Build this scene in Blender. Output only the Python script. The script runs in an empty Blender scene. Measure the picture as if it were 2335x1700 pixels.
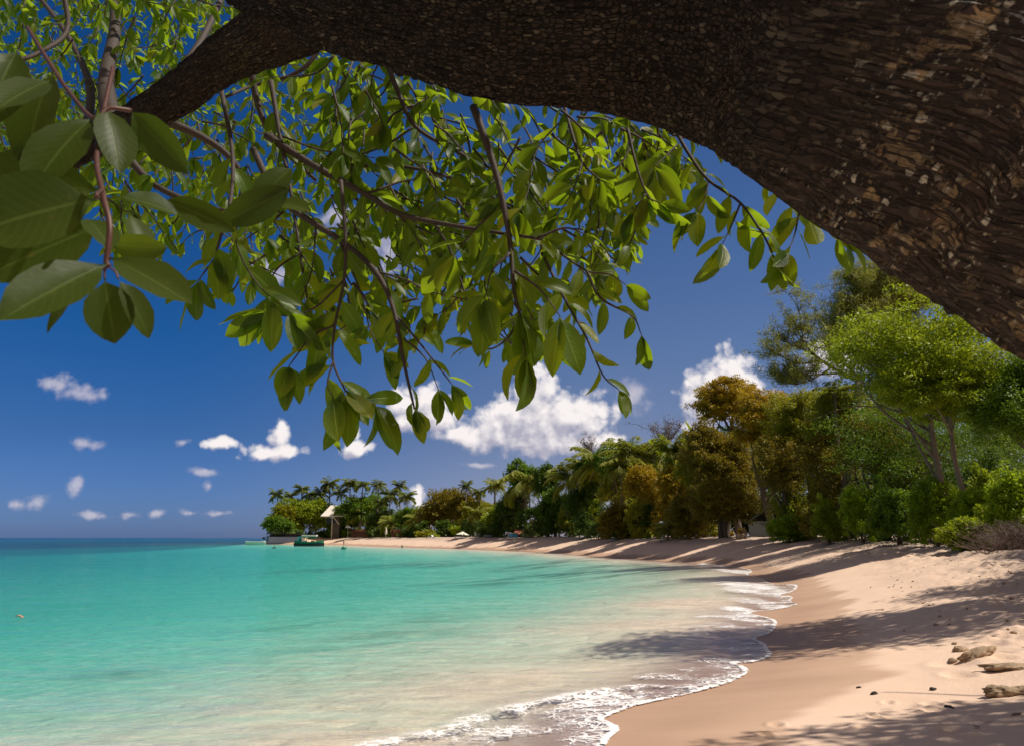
import bpy, math, random
import numpy as np
from mathutils import Vector, Matrix

SC = bpy.context.scene
COL = SC.collection
R = math.radians
# ---------------------------------------------------------------- camera
FPX = 1816.0                       # focal length in pixels of the 2335 px wide photograph
PITCH = math.atan((1225 - 850) / FPX)
CAMZ = 2.0
cd = bpy.data.cameras.new('camera')
cd.sensor_width = 36.0
cd.lens = 36.0 * FPX / 2335.0
cd.clip_start = 0.05
cd.clip_end = 60000
cd.dof.use_dof = True
cd.dof.focus_distance = 5.0
cd.dof.aperture_fstop = 11.0
cam = bpy.data.objects.new('camera', cd)
COL.objects.link(cam)
cam.location = (0, 0, CAMZ)
cam.rotation_euler = (math.pi / 2 + PITCH, 0, 0)
SC.camera = cam

# ---------------------------------------------------------------- sun, exposure
SUN_EL = R(56)
SUN_H = (0.985, -0.17)               # horizontal direction towards the sun
sd = bpy.data.lights.new('sun', 'SUN')
sd.energy = 5.0
sd.angle = R(0.55)
sd.color = (1.0, 0.93, 0.82)
sun = bpy.data.objects.new('sun', sd)
COL.objects.link(sun)
_n = math.hypot(*SUN_H)
SUNV = Vector((SUN_H[0] / _n * math.cos(SUN_EL), SUN_H[1] / _n * math.cos(SUN_EL), math.sin(SUN_EL)))
sun.rotation_euler = SUNV.to_track_quat('Z', 'Y').to_euler()
sun.location = (20, 5, 40)
SC.view_settings.view_transform = 'Standard'
SC.view_settings.look = 'None'
SC.view_settings.gamma = 1
SC.view_settings.exposure = 0.0
SC.cycles.use_denoising = True
SC.cycles.denoiser = 'OPENIMAGEDENOISE'
SC.cycles.max_bounces = 8
SC.cycles.transparent_max_bounces = 12
SC.cycles.diffuse_bounces = 3
SC.cycles.glossy_bounces = 3
SC.cycles.caustics_reflective = False
SC.cycles.caustics_refractive = False

# ---------------------------------------------------------------- picture geometry -> directions
def ray(px, py):
    a = (px - 1167.5) / FPX
    b = (850 - py) / FPX
    c, s = math.cos(PITCH), math.sin(PITCH)
    return Vector((a, c - b * s, s + b * c))

def at(px, py, D):
    r = ray(px, py)
    return Vector((0, 0, CAMZ)) + r * (D / r.y)

def on_plane(px, py, z=0.0):
    r = ray(px, py)
    t = (z - CAMZ) / r.z
    return Vector((0, 0, CAMZ)) + r * t

def X(px, D):
    return at(px, 1225, D).x

# ---------------------------------------------------------------- node helpers
class NT:
    def __init__(s, tree):
        s.t = tree
        s.n = tree.nodes
        s.l = tree.links
    def add(s, typ, **kw):
        n = s.n.new(typ)
        for k, v in kw.items():
            if k.startswith('i_'):
                n.inputs[int(k[2:])].default_value = v
            else:
                setattr(n, k, v)
        return n
    def put(s, sock, v):
        if isinstance(v, bpy.types.NodeSocket):
            s.l.new(v, sock)
        else:
            if sock.type in ('RGBA',) and isinstance(v, (tuple, list)) and len(v) == 3:
                v = (*v, 1)
            sock.default_value = v
    def m(s, op, a, b=0.0, c=0.0, clamp=False):
        n = s.n.new('ShaderNodeMath')
        n.operation = op
        n.use_clamp = clamp
        s.put(n.inputs[0], a)
        s.put(n.inputs[1], b)
        s.put(n.inputs[2], c)
        return n.outputs[0]
    def v(s, op, a, b=None, c=None, scale=None):
        n = s.n.new('ShaderNodeVectorMath')
        n.operation = op
        s.put(n.inputs[0], a)
        if b is not None: s.put(n.inputs[1], b)
        if c is not None: s.put(n.inputs[2], c)
        if scale is not None: s.put(n.inputs['Scale'], scale)
        return n.outputs['Value'] if op in ('LENGTH', 'DOT_PRODUCT', 'DISTANCE') else n.outputs[0]
    def mix(s, f, a, b, typ='MIX'):
        n = s.n.new('ShaderNodeMix')
        n.data_type = 'RGBA'
        n.blend_type = typ
        s.put(n.inputs[0], f)
        s.put(n.inputs[6], a)
        s.put(n.inputs[7], b)
        return n.outputs[2]
    def rng(s, v, a, b, c=0.0, d=1.0, smooth=True):
        n = s.n.new('ShaderNodeMapRange')
        n.interpolation_type = 'SMOOTHSTEP' if smooth else 'LINEAR'
        s.put(n.inputs[0], v)
        for i, x in enumerate((a, b, c, d)):
            s.put(n.inputs[i + 1], x)
        return n.outputs[0]
    def attr(s, name, out='Fac'):
        n = s.n.new('ShaderNodeAttribute')
        n.attribute_name = name
        return n.outputs[out]
    def noise(s, vec, scale=5.0, detail=4.0, rough=0.5, dist=0.0, out=0):
        n = s.n.new('ShaderNodeTexNoise')
        if vec is not None: s.put(n.inputs['Vector'], vec)
        n.inputs['Scale'].default_value = scale
        n.inputs['Detail'].default_value = detail
        n.inputs['Roughness'].default_value = rough
        n.inputs['Distortion'].default_value = dist
        return n.outputs[out]
    def voro(s, vec, scale=5.0, feat='F1', rand=1.0, out=0):
        n = s.n.new('ShaderNodeTexVoronoi')
        n.feature = feat
        s.put(n.inputs['Vector'], vec)
        n.inputs['Scale'].default_value = scale
        n.inputs['Randomness'].default_value = rand
        return n.outputs[out]
    def pos(s):
        return s.n.new('ShaderNodeNewGeometry').outputs['Position']
    def objco(s):
        return s.n.new('ShaderNodeTexCoord').outputs['Object']
    def uv(s):
        return s.n.new('ShaderNodeTexCoord').outputs['UV']
    def bump(s, h, strength=0.5, dist=0.01, normal=None):
        n = s.n.new('ShaderNodeBump')
        n.inputs['Strength'].default_value = strength
        n.inputs['Distance'].default_value = dist
        s.put(n.inputs['Height'], h)
        if normal is not None: s.put(n.inputs['Normal'], normal)
        return n.outputs[0]
    def ramp(s, f, stops):
        n = s.n.new('ShaderNodeValToRGB')
        e = n.color_ramp.elements
        while len(e) < len(stops): e.new(0.5)
        for k, (p, c) in enumerate(stops):
            e[k].position = p
            e[k].color = (*c, 1) if len(c) == 3 else c
        s.put(n.inputs[0], f)
        return n.outputs[0]

def new_mat(name):
    m = bpy.data.materials.new(name)
    m.use_nodes = True
    t = NT(m.node_tree)
    t.n.clear()
    t.out = t.n.new('ShaderNodeOutputMaterial')
    return m, t

def principled(t, color, rough=0.6, normal=None, spec=0.4, **kw):
    p = t.n.new('ShaderNodeBsdfPrincipled')
    t.put(p.inputs['Base Color'], color)
    t.put(p.inputs['Roughness'], rough)
    t.put(p.inputs['Specular IOR Level'], spec)
    if normal is not None: t.put(p.inputs['Normal'], normal)
    for k, v in kw.items():
        t.put(p.inputs[k.replace('_', ' ')], v)
    return p.outputs[0]

# ---------------------------------------------------------------- world: Nishita sky with cumulus
W = bpy.data.worlds.new('World')
SC.world = W
W.use_nodes = True
w = NT(W.node_tree)
w.n.clear()
wout = w.n.new('ShaderNodeOutputWorld')
bg = w.n.new('ShaderNodeBackground')
sky = w.n.new('ShaderNodeTexSky')
sky.sky_type = 'NISHITA'
sky.sun_disc = False
sky.sun_elevation = SUN_EL
sky.sun_rotation = math.atan2(SUN_H[0], SUN_H[1])
sky.altitude = 0
sky.air_density = 0.9
sky.dust_density = 0.6
sky.ozone_density = 3.0
SKYS = 0.1
dirv = w.n.new('ShaderNodeTexCoord').outputs['Generated']
dvec = w.v('NORMALIZE', dirv)
sx = w.n.new('ShaderNodeSeparateXYZ')
w.l.new(dvec, sx.inputs[0])
el = sx.outputs[2]
# a polarising filter: deepens the blue well above the horizon
eln = w.rng(el, 0.0, 0.5, 0, 1, smooth=False)
tintL = w.ramp(eln, [(0.0, (0.26, 0.40, 0.90)), (0.24, (0.16, 0.33, 0.64)), (0.46, (0.08, 0.345, 0.68)), (1.0, (0.07, 0.35, 0.68))])
tintR = w.ramp(eln, [(0.0, (0.80, 0.66, 0.86)), (0.24, (0.64, 0.57, 0.70)), (0.46, (0.55, 0.60, 0.76)), (1.0, (0.30, 0.52, 0.80))])
tint = w.mix(w.rng(sx.outputs[0], -0.42, 0.18), tintL, tintR)
skyc = w.mix(1.0, sky.outputs[0], tint, 'MULTIPLY')
skyc = w.v('SCALE', skyc, scale=SKYS)
# unseen warm white sky added behind the viewer and overhead to lift the shade
fill_sky = w.m('MAXIMUM', w.rng(sx.outputs[1], 0.45, -0.15), w.rng(el, 0.80, 0.95))
fill_sky = w.m('MULTIPLY', fill_sky, w.rng(el, -0.02, 0.10))
skyc = w.mix(w.m('MULTIPLY', fill_sky, 0.9), skyc, (0.25, 0.205, 0.18))
# tangent-plane coordinates of the forward half of the sky (for placing clouds in directions)
yy = w.m('MAXIMUM', sx.outputs[1], 0.05)
cu = w.m('DIVIDE', sx.outputs[0], yy)
cv = w.m('DIVIDE', sx.outputs[2], yy)
cmb = w.n.new('ShaderNodeCombineXYZ')
w.l.new(cu, cmb.inputs[0]); w.l.new(cv, cmb.inputs[1])
P2 = cmb.outputs[0]
def uvd(px, py):
    r = ray(px, py)
    return r.x / r.y, r.z / r.y
K = 2335 / 2268.0                  # tracing scale of the enlarged photograph
def make_field(name, blobs, warp_amp, ragged):
    g = bpy.data.node_groups.new(name, 'ShaderNodeTree')
    g.interface.new_socket('P', in_out='INPUT', socket_type='NodeSocketVector')
    g.interface.new_socket('F', in_out='OUTPUT', socket_type='NodeSocketFloat')
    t = NT(g)
    gi = g.nodes.new('NodeGroupInput'); go = g.nodes.new('NodeGroupOutput')
    p = gi.outputs[0]
    wn = t.noise(p, 16, 3, 0.55, out=1)
    wn = t.v('SUBTRACT', wn, (0.5, 0.5, 0.5))
    q = t.v('MULTIPLY_ADD', wn, (warp_amp, warp_amp * 0.7, 0), p)
    acc = None
    for (x, y, rx, ry) in blobs:
        u, v = uvd(x * K, y * K)
        sx_, sy_ = FPX / (rx * K), FPX / (ry * K)
        d = t.v('MULTIPLY_ADD', q, (sx_, sy_, 0), (-u * sx_, -v * sy_, 0))
        L = t.v('LENGTH', d)
        acc = L if acc is None else t.m('SMOOTH_MIN', acc, L, 0.25)
    n1 = t.noise(p, 42, 6, 0.60)
    n2 = t.voro(t.v('MULTIPLY_ADD', wn, (0.01, 0.01, 0), p), 62, 'F1')
    n3 = t.voro(t.v('MULTIPLY_ADD', wn, (0.006, 0.006, 0), p), 150, 'F1')
    f = t.m('SUBTRACT', 1.0, acc)
    f = t.m('MULTIPLY_ADD', t.m('SUBTRACT', n1, 0.5), ragged, f)
    f = t.m('MULTIPLY_ADD', t.m('SUBTRACT', 0.45, n2), ragged * 0.42, f)
    f = t.m('MULTIPLY_ADD', t.m('SUBTRACT', 0.45, n3), ragged * 0.12, f)
    t.l.new(f, go.inputs[0])
    return g
CRISP = [(1115, 945, 85, 58), (1060, 972, 62, 36), (968, 925, 62, 48), (1600, 868, 92, 80), (1205, 930, 120, 62), (1180, 868, 66, 74), (1145, 920, 90, 64), (1245, 920, 110, 60), (1300, 920, 66, 60), (1215, 980, 150, 34), (1105, 965, 62, 34), (1015, 955, 48, 30),
         (893, 890, 42, 48), (950, 885, 52, 42), (905, 930, 70, 34), (1330, 975, 60, 30),
         (1615, 825, 62, 60), (1575, 885, 72, 62), (1655, 855, 50, 50), (1560, 930, 52, 48), (1700, 930, 90, 60), (1850, 795, 90, 60), (1925, 770, 80, 60), (2050, 655, 34, 30),
         (622, 962, 30, 40), (608, 1000, 72, 22), (490, 980, 46, 17), (795, 990, 46, 22), (775, 950, 26, 22), (925, 1098, 20, 28), (960, 1130, 30, 20)]
WISPY = [(168, 1078, 22, 28), (86, 1110, 30, 19), (30, 1115, 26, 17), (292, 1137, 30, 11), (208, 1138, 50, 11), (346, 1134, 18, 12), (428, 1135, 40, 9), (485, 1134, 26, 8),
         (128, 850, 50, 26), (180, 872, 62, 26), (192, 985, 52, 18), (455, 1045, 38, 12), (461, 1075, 16, 15), (403, 985, 20, 12), (1060, 1030, 52, 8),
         (1400, 875, 52, 56), (870, 560, 80, 60), (600, 600, 62, 52), (750, 480, 60, 40)]
gc = make_field('cloud_field', CRISP, 0.026, 1.2)
gw = make_field('wisp_field', WISPY, 0.03, 1.5)
def callg(g, p):
    n = w.n.new('ShaderNodeGroup'); n.node_tree = g
    w.l.new(p, n.inputs[0])
    return n.outputs[0]
F0 = callg(gc, P2)
F1 = callg(gc, w.v('ADD', P2, (0.008, 0.012, 0)))
F2 = callg(gc, w.v('ADD', P2, (0.0, 0.032, 0)))
G0 = callg(gw, P2)
fwd = w.rng(sx.outputs[1], 0.1, 0.3)
ac = w.m('MULTIPLY', w.rng(F0, -0.10, 0.50), fwd)
aw = w.m('MULTIPLY', w.m('MULTIPLY', w.rng(G0, -0.1, 0.75), 0.62), fwd)
lit = w.m('MULTIPLY', w.m('SUBTRACT', F0, F1), 1.15)
lit = w.m('ADD', lit, w.rng(F2, -0.2, 1.1, 0.62, -0.05, smooth=False))
lit = w.m('ADD', lit, 0.16, clamp=True)
cc = w.mix(lit, (0.44, 0.43, 0.53), (0.95, 0.89, 0.88))
ww = w.mix(w.rng(G0, 0, 1.2), (0.40, 0.40, 0.53), (0.75, 0.69, 0.74))
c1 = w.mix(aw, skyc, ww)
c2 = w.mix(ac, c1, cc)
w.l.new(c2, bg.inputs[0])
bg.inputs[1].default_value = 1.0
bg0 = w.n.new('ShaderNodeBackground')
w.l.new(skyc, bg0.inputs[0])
# clouds only exist in a low band of the forward sky: elsewhere the plain sky is evaluated alone
band = w.m('MULTIPLY', w.m('MULTIPLY', w.m('GREATER_THAN', cv, 0.005), w.m('LESS_THAN', cv, 0.62)), w.m('GREATER_THAN', sx.outputs[1], 0.3))
wm = w.n.new('ShaderNodeMixShader')
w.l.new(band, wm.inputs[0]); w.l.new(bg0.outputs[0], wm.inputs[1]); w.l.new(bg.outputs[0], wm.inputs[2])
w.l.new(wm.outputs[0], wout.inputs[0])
W.cycles.sampling_method = 'MANUAL'
W.cycles.sample_map_resolution = 512

# ---------------------------------------------------------------- noise in numpy
def _h(ix, iy, seed):
    n = (ix.astype(np.int64) * 374761393 + iy.astype(np.int64) * 668265263 + seed * 1442695041) & 0xffffffff
    n = ((n ^ (n >> 13)) * 1274126177) & 0xffffffff
    n = n ^ (n >> 16)
    return (n & 0xffffff) / float(0xffffff)
def vnoise(x, y, seed=0):
    x = np.asarray(x, float); y = np.asarray(y, float)
    ix, iy = np.floor(x), np.floor(y)
    fx, fy = x - ix, y - iy
    fx = fx * fx * (3 - 2 * fx); fy = fy * fy * (3 - 2 * fy)
    a, b = _h(ix, iy, seed), _h(ix + 1, iy, seed)
    c, d = _h(ix, iy + 1, seed), _h(ix + 1, iy + 1, seed)
    return (a * (1 - fx) + b * fx) * (1 - fy) + (c * (1 - fx) + d * fx) * fy
def fbm(x, y, o=4, seed=0, g=0.5):
    s = 0; a = 1; t = 0
    for k in range(o):
        s = s + a * (vnoise(x * 2 ** k, y * 2 ** k, seed + k * 17) - 0.5); t += a; a *= g
    return s / t * 2
def smooth(a, b, v):
    t = np.clip((v - a) / (b - a), 0, 1)
    return t * t * (3 - 2 * t)

# ---------------------------------------------------------------- mesh helpers
def mesh_np(name, V, F, mat=None, parent=None, smooth_=True, uv=None, fattr=None, vattr=None):
    """V (n,3), F (m,k) with k = 3 or 4 -> one mesh object"""
    V = np.asarray(V, np.float32); F = np.asarray(F, np.int32)
    me = bpy.data.meshes.new(name)
    me.vertices.add(len(V)); me.vertices.foreach_set('co', V.ravel())
    k = F.shape[1]
    me.loops.add(F.size); me.loops.foreach_set('vertex_index', F.ravel())
    me.polygons.add(len(F))
    me.polygons.foreach_set('loop_start', np.arange(0, F.size, k, dtype=np.int32))
    me.polygons.foreach_set('use_smooth', np.full(len(F), smooth_, dtype=bool))
    if uv is not None:
        l = me.uv_layers.new(name='UVMap')
        l.data.foreach_set('uv', np.asarray(uv, np.float32)[F.ravel()].ravel())
    for d, dom in ((fattr, 'FACE'), (vattr, 'POINT')):
        for nm, arr in (d or {}).items():
            at_ = me.attributes.new(nm, 'FLOAT', dom)
            at_.data.foreach_set('value', np.asarray(arr, np.float32))
    me.update(calc_edges=True)
    me.validate()
    o = bpy.data.objects.new(name, me)
    COL.objects.link(o)
    if mat is not None: me.materials.append(mat)
    if parent is not None: o.parent = parent
    return o

class MB:
    """collects shapes with n-gon faces -> one mesh"""
    def __init__(s): s.v = []; s.f = []; s.uv = []
    def raw(s, vs, fs, uvs=None):
        b = len(s.v); s.v += [tuple(x) for x in vs]; s.f += [tuple(i + b for i in f) for f in fs]
        s.uv += list(uvs) if uvs is not None else [(0, 0)] * len(vs)
        return s
    def box(s, c, size, rz=0, ry=0, rx=0, taper=1.0):
        x, y, z = (a / 2 for a in size)
        M = Matrix.Translation(c) @ Matrix.Rotation(rz, 4, 'Z') @ Matrix.Rotation(ry, 4, 'Y') @ Matrix.Rotation(rx, 4, 'X')
        vs = []
        for dz, k in ((-z, 1.0), (z, taper)):
            for dx, dy in ((-x, -y), (x, -y), (x, y), (-x, y)):
                vs.append(M @ Vector((dx * k, dy * k, dz)))
        return s.raw(vs, [(0, 3, 2, 1), (4, 5, 6, 7), (0, 1, 5, 4), (1, 2, 6, 5), (2, 3, 7, 6), (3, 0, 4, 7)])
    def tube(s, pts, rad, n=8, cap=True):
        pts = [Vector(p) for p in pts]
        if not hasattr(rad, '__len__'): rad = [rad] * len(pts)
        rings = []; up = Vector((0, 0, 1)); vs = []; uvs = []; L = 0
        t0 = (pts[1] - pts[0]).normalized()
        a = t0.orthogonal().normalized()
        for i, p in enumerate(pts):
            t = (pts[min(i + 1, len(pts) - 1)] - pts[max(i - 1, 0)]).normalized()
            a = (a - t * a.dot(t)).normalized(); b = t.cross(a)
            if i: L += (p - pts[i - 1]).length
            for k in range(n):
                th = 2 * math.pi * k / n
                vs.append(p + (a * math.cos(th) + b * math.sin(th)) * rad[i]); uvs.append((k / n, L))
        fs = []
        for i in range(len(pts) - 1):
            for k in range(n):
                k2 = (k + 1) % n
                fs.append((i * n + k, i * n + k2, (i + 1) * n + k2, (i + 1) * n + k))
        if cap:
            fs.append(tuple(range(n))[::-1]); m = (len(pts) - 1) * n
            fs.append(tuple(range(m, m + n)))
        return s.raw(vs, fs, uvs)
    def lathe(s, prof, c=(0, 0, 0), n=16):
        vs = []; fs = []
        for (r, z) in prof:
            for k in range(n):
                th = 2 * math.pi * k / n
                vs.append((c[0] + r * math.cos(th), c[1] + r * math.sin(th), c[2] + z))
        for i in range(len(prof) - 1):
            for k in range(n):
                k2 = (k + 1) % n
                fs.append((i * n + k, i * n + k2, (i + 1) * n + k2, (i + 1) * n + k))
        return s.raw(vs, fs)
    def build(s, name, mat, parent=None, smooth_=False, loc=None):
        me = bpy.data.meshes.new(name)
        me.from_pydata([tuple(x) for x in s.v], [], s.f)
        l = me.uv_layers.new(name='UVMap')
        for lp in me.loops: l.data[lp.index].uv = s.uv[lp.vertex_index]
        if smooth_:
            me.polygons.foreach_set('use_smooth', [True] * len(me.polygons))
        me.update()
        me.materials.append(mat)
        o = bpy.data.objects.new(name, me)
        COL.objects.link(o)
        if parent is not None: o.parent = parent
        if loc is not None: o.location = loc
        return o

def tag(o, label=None, cat=None, group=None, kind=None):
    if label: o['label'] = label
    if cat: o['category'] = cat
    if group: o['group'] = group
    if kind: o['kind'] = kind
    return o
def empty(name, loc=(0, 0, 0), rz=0.0):
    o = bpy.data.objects.new(name, None)
    COL.objects.link(o)
    o.location = loc; o.rotation_euler = (0, 0, rz)
    o.empty_display_size = 0.3
    return o
def catmull(pts, per=6):
    P = [Vector(p) for p in pts]
    P = [P[0] * 2 - P[1]] + P + [P[-1] * 2 - P[-2]]
    out = []
    for i in range(1, len(P) - 2):
        for k in range(per):
            t = k / per
            a, b, c, d = P[i - 1], P[i], P[i + 1], P[i + 2]
            out.append(0.5 * ((2 * b) + (c - a) * t + (2 * a - 5 * b + 4 * c - d) * t * t + (3 * b - a - 3 * c + d) * t ** 3))
    out.append(P[-2])
    return out
# ================================================================ SHORE, GROUND, SEA
def wp(px, py, z=0.0):
    p = on_plane(px, py, z); return (p.x, p.y)
# swash edge traced along the bay, far end first (pixels of the photograph on the water plane)
EDGE_PX = [(740, 1239.5), (800, 1243.5), (870, 1245.5), (940, 1247), (1010, 1249), (1080, 1251), (1140, 1253.5), (1200, 1256), (1267, 1259.5), (1320, 1263.5),
           (1378, 1268.5), (1450, 1274), (1517, 1279), (1560, 1281.5), (1599, 1284), (1640, 1289), (1680, 1293), (1722, 1302), (1700, 1309), (1740, 1319), (1757, 1331),
           (1800, 1334), (1822, 1338), (1812, 1350), (1770, 1356), (1812, 1360), (1800, 1374), (1828, 1379), (1780, 1388), (1700, 1396), (1740, 1404), (1775, 1415), (1768, 1432), (1760, 1444), (1716, 1456),
           (1745, 1466), (1752, 1480), (1765, 1494), (1735, 1508), (1690, 1513), (1670, 1510), (1697, 1518), (1711, 1532), (1690, 1546), (1652, 1562), (1595, 1577), (1530, 1592), (1456, 1606),
           (1400, 1626), (1375, 1638), (1392, 1646), (1418, 1661), (1395, 1680), (1380, 1702)]
E = [wp(*p) for p in EDGE_PX] + [(0.6, 7.2), (0.0, 5.6), (-0.9, 4.2), (-1.6, 2.5), (-2.2, 0.5), (-3.0, -3), (-4.5, -12), (-8, -40), (-30, -200)]
E = [(-66, 246)] + E
HEAD = [(-30, 3000), (-50, 700), (-60, 420), (-84, 330), (-90, 300), (-86, 276), (-80.5, 259)]
E = HEAD + E
# the smooth shoreline that shapes the beach
S_PX = [(740, 1239.5), (870, 1245.5), (1010, 1249), (1140, 1253.5), (1267, 1259.5), (1378, 1268.5), (1517, 1279), (1599, 1285), (1680, 1295), (1740, 1312), (1790, 1340), (1795, 1375), (1765, 1420), (1745, 1470), (1700, 1530), (1600, 1580), (1480, 1630), (1400, 1702)]
S = HEAD + [(-66, 246)] + [wp(*p) for p in S_PX] + [(0.7, 7.2), (0.0, 5.6), (-0.9, 4.2), (-1.6, 2.5), (-2.2, 0.5), (-3.0, -3), (-4.5, -12), (-8, -40), (-30, -200)]
F2_PX = [(850, 1700), (930, 1682), (1003, 1668), (1060, 1648), (1125, 1625), (1200, 1608), (1260, 1596), (1307, 1586), (1380, 1572), (1456, 1565), (1592, 1569)]
F2L = [wp(*p) for p in F2_PX]
BACK = [(6000, -200), (6000, 3000)]            # closes the land polygon far inland

def seg_dist(x, y, P):
    d = np.full(x.shape, 1e12)
    for (ax, ay), (bx, by) in zip(P[:-1], P[1:]):
        vx, vy = bx - ax, by - ay
        L2 = vx * vx + vy * vy + 1e-12
        t = np.clip(((x - ax) * vx + (y - ay) * vy) / L2, 0, 1)
        d = np.minimum(d, (x - ax - t * vx) ** 2 + (y - ay - t * vy) ** 2)
    return np.sqrt(d)
def inside(x, y, P):
    r = np.zeros(x.shape, bool)
    n = len(P)
    for i in range(n):
        (ax, ay), (bx, by) = P[i], P[(i + 1) % n]
        if ay == by: continue
        c = ((ay > y) != (by > y)) & (x < (bx - ax) * (y - ay) / (by - ay) + ax)
        r ^= c
    return r
def smooth_line(P, n0, it=2):
    """corner cutting of the near part"""
    for _ in range(it):
        Q = [P[0]]
        for a, b in zip(P[:-1], P[1:]):
            Q += [(a[0] * .75 + b[0] * .25, a[1] * .75 + b[1] * .25), (a[0] * .25 + b[0] * .75, a[1] * .25 + b[1] * .75)]
        P = Q + [P[-1]]
    return P
E = smooth_line(E, 0, 1)
S = smooth_line(S, 0, 2)
def sdist(x, y, P):
    """positive inland, negative in the sea"""
    d = seg_dist(x, y, P)
    return np.where(inside(x, y, P + BACK), d, -d)

def terrain(x, y, detail=True):
    x = np.asarray(x, float); y = np.asarray(y, float)
    d = sdist(x, y, S)
    # beach width shrinks and its crest rises along the bay
    wdt = np.interp(y, [0, 8, 14, 25, 45, 90, 250], [9.0, 8.6, 7.2, 4.9, 4.4, 5.0, 5.0])
    crest = np.interp(y, [0, 10, 25, 45, 70, 120], [1.5, 1.5, 1.66, 1.62, 2.0, 2.02])
    dl = np.clip(d, 0, None)
    z = crest * (1 - np.exp(-(dl / wdt) ** 1.6)) + 0.03 * (1 - np.exp(-dl))
    dw = np.clip(-d, 0, None)
    zs = -(0.085 * dw * (0.22 + 0.78 * smooth(0, 12, dw)) / (1 + dw / 130.0) + 0.02 * np.clip(dw - 420, 0, None) ** 1.0) 
    zs = np.maximum(zs, -40)
    z = np.where(d > 0, z, zs)
    if detail:
        dry = smooth(1.2, 4.5, d)
        far = 1 / (1 + (np.hypot(x, y) / 60.0) ** 2)
        cr = smooth(0.25, 0.75, fbm(x * 0.12 + 7, y * 0.12, 3, 5) * 0.5 + 0.5)
        z = z + dry * (fbm(x * 0.45, y * 0.45, 3, 11) * 0.10 + fbm(x * 0.16, y * 0.16, 2, 4) * 0.10)
        rough = smooth(3.2, 6.0, d + fbm(x * 0.3, y * 0.3, 2, 77) * 1.2)
        z = z + rough * far * ((fbm(x * 2.1, y * 2.1, 3, 21) * 0.17 + fbm(x * 6.1, y * 6.1, 2, 23) * 0.05) + np.abs(fbm(x * 3.1, y * 3.1, 2, 31)) * -0.07)
        z = z + dry * far * fbm(x * 1.3, y * 1.3, 4, 41) * 0.05
        # clean-cut berm scarp below the shrubs
        z = z + 0.10 * smooth(0.0, 0.5, d - (wdt * 1.35 + fbm(x * 0.35, y * 0.35, 3, 9) * 1.3)) * smooth(12, 24, y)
        # sand ripples under water
        sub = smooth(0.4, 2.5, -d) * smooth(70, 20, np.hypot(x, y))
        z = z + sub * (fbm(x * 0.8, y * 1.6, 3, 51) * 0.07 + fbm(x * 0.2, y * 0.3, 2, 61) * 0.15)
    return z, d
def gz(x, y):
    z, _ = terrain(np.array([x]), np.array([y]))
    return float(z[0])

# polar sheet around the viewer: fine where the bay is seen, coarse elsewhere, out to the horizon
def ground_hit(px, py):
    """first hit of a picture ray with the ground"""
    r = ray(px, py); Ds = np.geomspace(3, 120, 700); X_ = r.x / r.y * Ds; Z_ = CAMZ + r.z / r.y * Ds
    z, _ = terrain(X_, Ds); k = int(np.argmax(Z_ <= z)); return float(X_[k]), float(Ds[k])
def back(px, D, dmin=9.0):
    """distance at or beyond D where this column of the picture is at least dmin metres inland"""
    Ds = np.arange(D, D + 90, 1.0); k = ray(px, 1225).x / ray(px, 1225).y
    d = sdist(k * Ds, Ds, S); i = int(np.argmax(d >= dmin)) if (d >= dmin).any() else 0
    return float(Ds[i])
def lin(a, b, n): return list(np.linspace(a, b, n, endpoint=False))
def geo(a, b, n): return list(np.geomspace(a, b, n, endpoint=False))
RAD = np.array(geo(0.3, 6, 45) + geo(6, 90, 430) + geo(90, 420, 190) + geo(420, 30000, 46) + [30000.0])
AZ = np.array(lin(-180, -40, 36) + lin(-40, 40, 640) + lin(40, 180, 36))
AZ = np.radians(AZ)
nr, na = len(RAD), len(AZ)
gx = (RAD[:, None] * np.sin(AZ)[None, :]).ravel()
gy = (RAD[:, None] * np.cos(AZ)[None, :]).ravel()
tz, td = terrain(gx, gy)
ii = np.arange(nr - 1)[:, None]; jj = np.arange(na)[None, :]
Q = np.stack([ii * na + jj, ii * na + (jj + 1) % na, (ii + 1) * na + (jj + 1) % na, (ii + 1) * na + jj], -1).reshape(-1, 4)[:, ::-1]
ed = sdist(gx, gy, E)                       # distance to the swash edge

# small footprints / pits in the dry sand
rs = np.random.RandomState(3)
pits = [(1740, 1588, .05), (1765, 1572, .06), (1975, 1568, .05), (1990, 1575, .05), (1960, 1592, .06), (2118, 1560, .07), (2128, 1575, .09), (2165, 1620, .10), (2147, 1621, .05), (2020, 1547, .05),
        (2190, 1405, .16), (2170, 1460, .2), (2250, 1450, .15), (2275, 1452, .15), (2240, 1400, .2), (2300, 1390, .2), (2260, 1432, .12), (2285, 1463, .12), (2180, 1478, .14), (2310, 1425, .15)]
for (px, py, rr) in pits:
    p = on_plane(px, py, 0.45 if py > 1540 else 0.62)
    d2 = (gx - p.x) ** 2 + ((gy - p.y) * 0.7) ** 2
    tz = tz - 0.045 * np.exp(-d2 / rr ** 2) + 0.02 * np.exp(-(np.sqrt(d2) - rr * 1.5) ** 2 / (rr * 0.5) ** 2)

M = {}
m, t = new_mat('sand')
pp = t.pos()
sdv = t.attr('shore'); edv = t.attr('edge')
mott = t.noise(pp, 0.9, 5, 0.6)
fine = t.noise(pp, 60, 3, 0.7)
grit = t.noise(pp, 7, 6, 0.7)
dry = t.mix(mott, (0.73, 0.515, 0.375), (0.84, 0.615, 0.465))
dry = t.mix(t.rng(fine, 0.35, 0.75, 0, 0.35), dry, (0.50, 0.34, 0.24))
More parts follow.
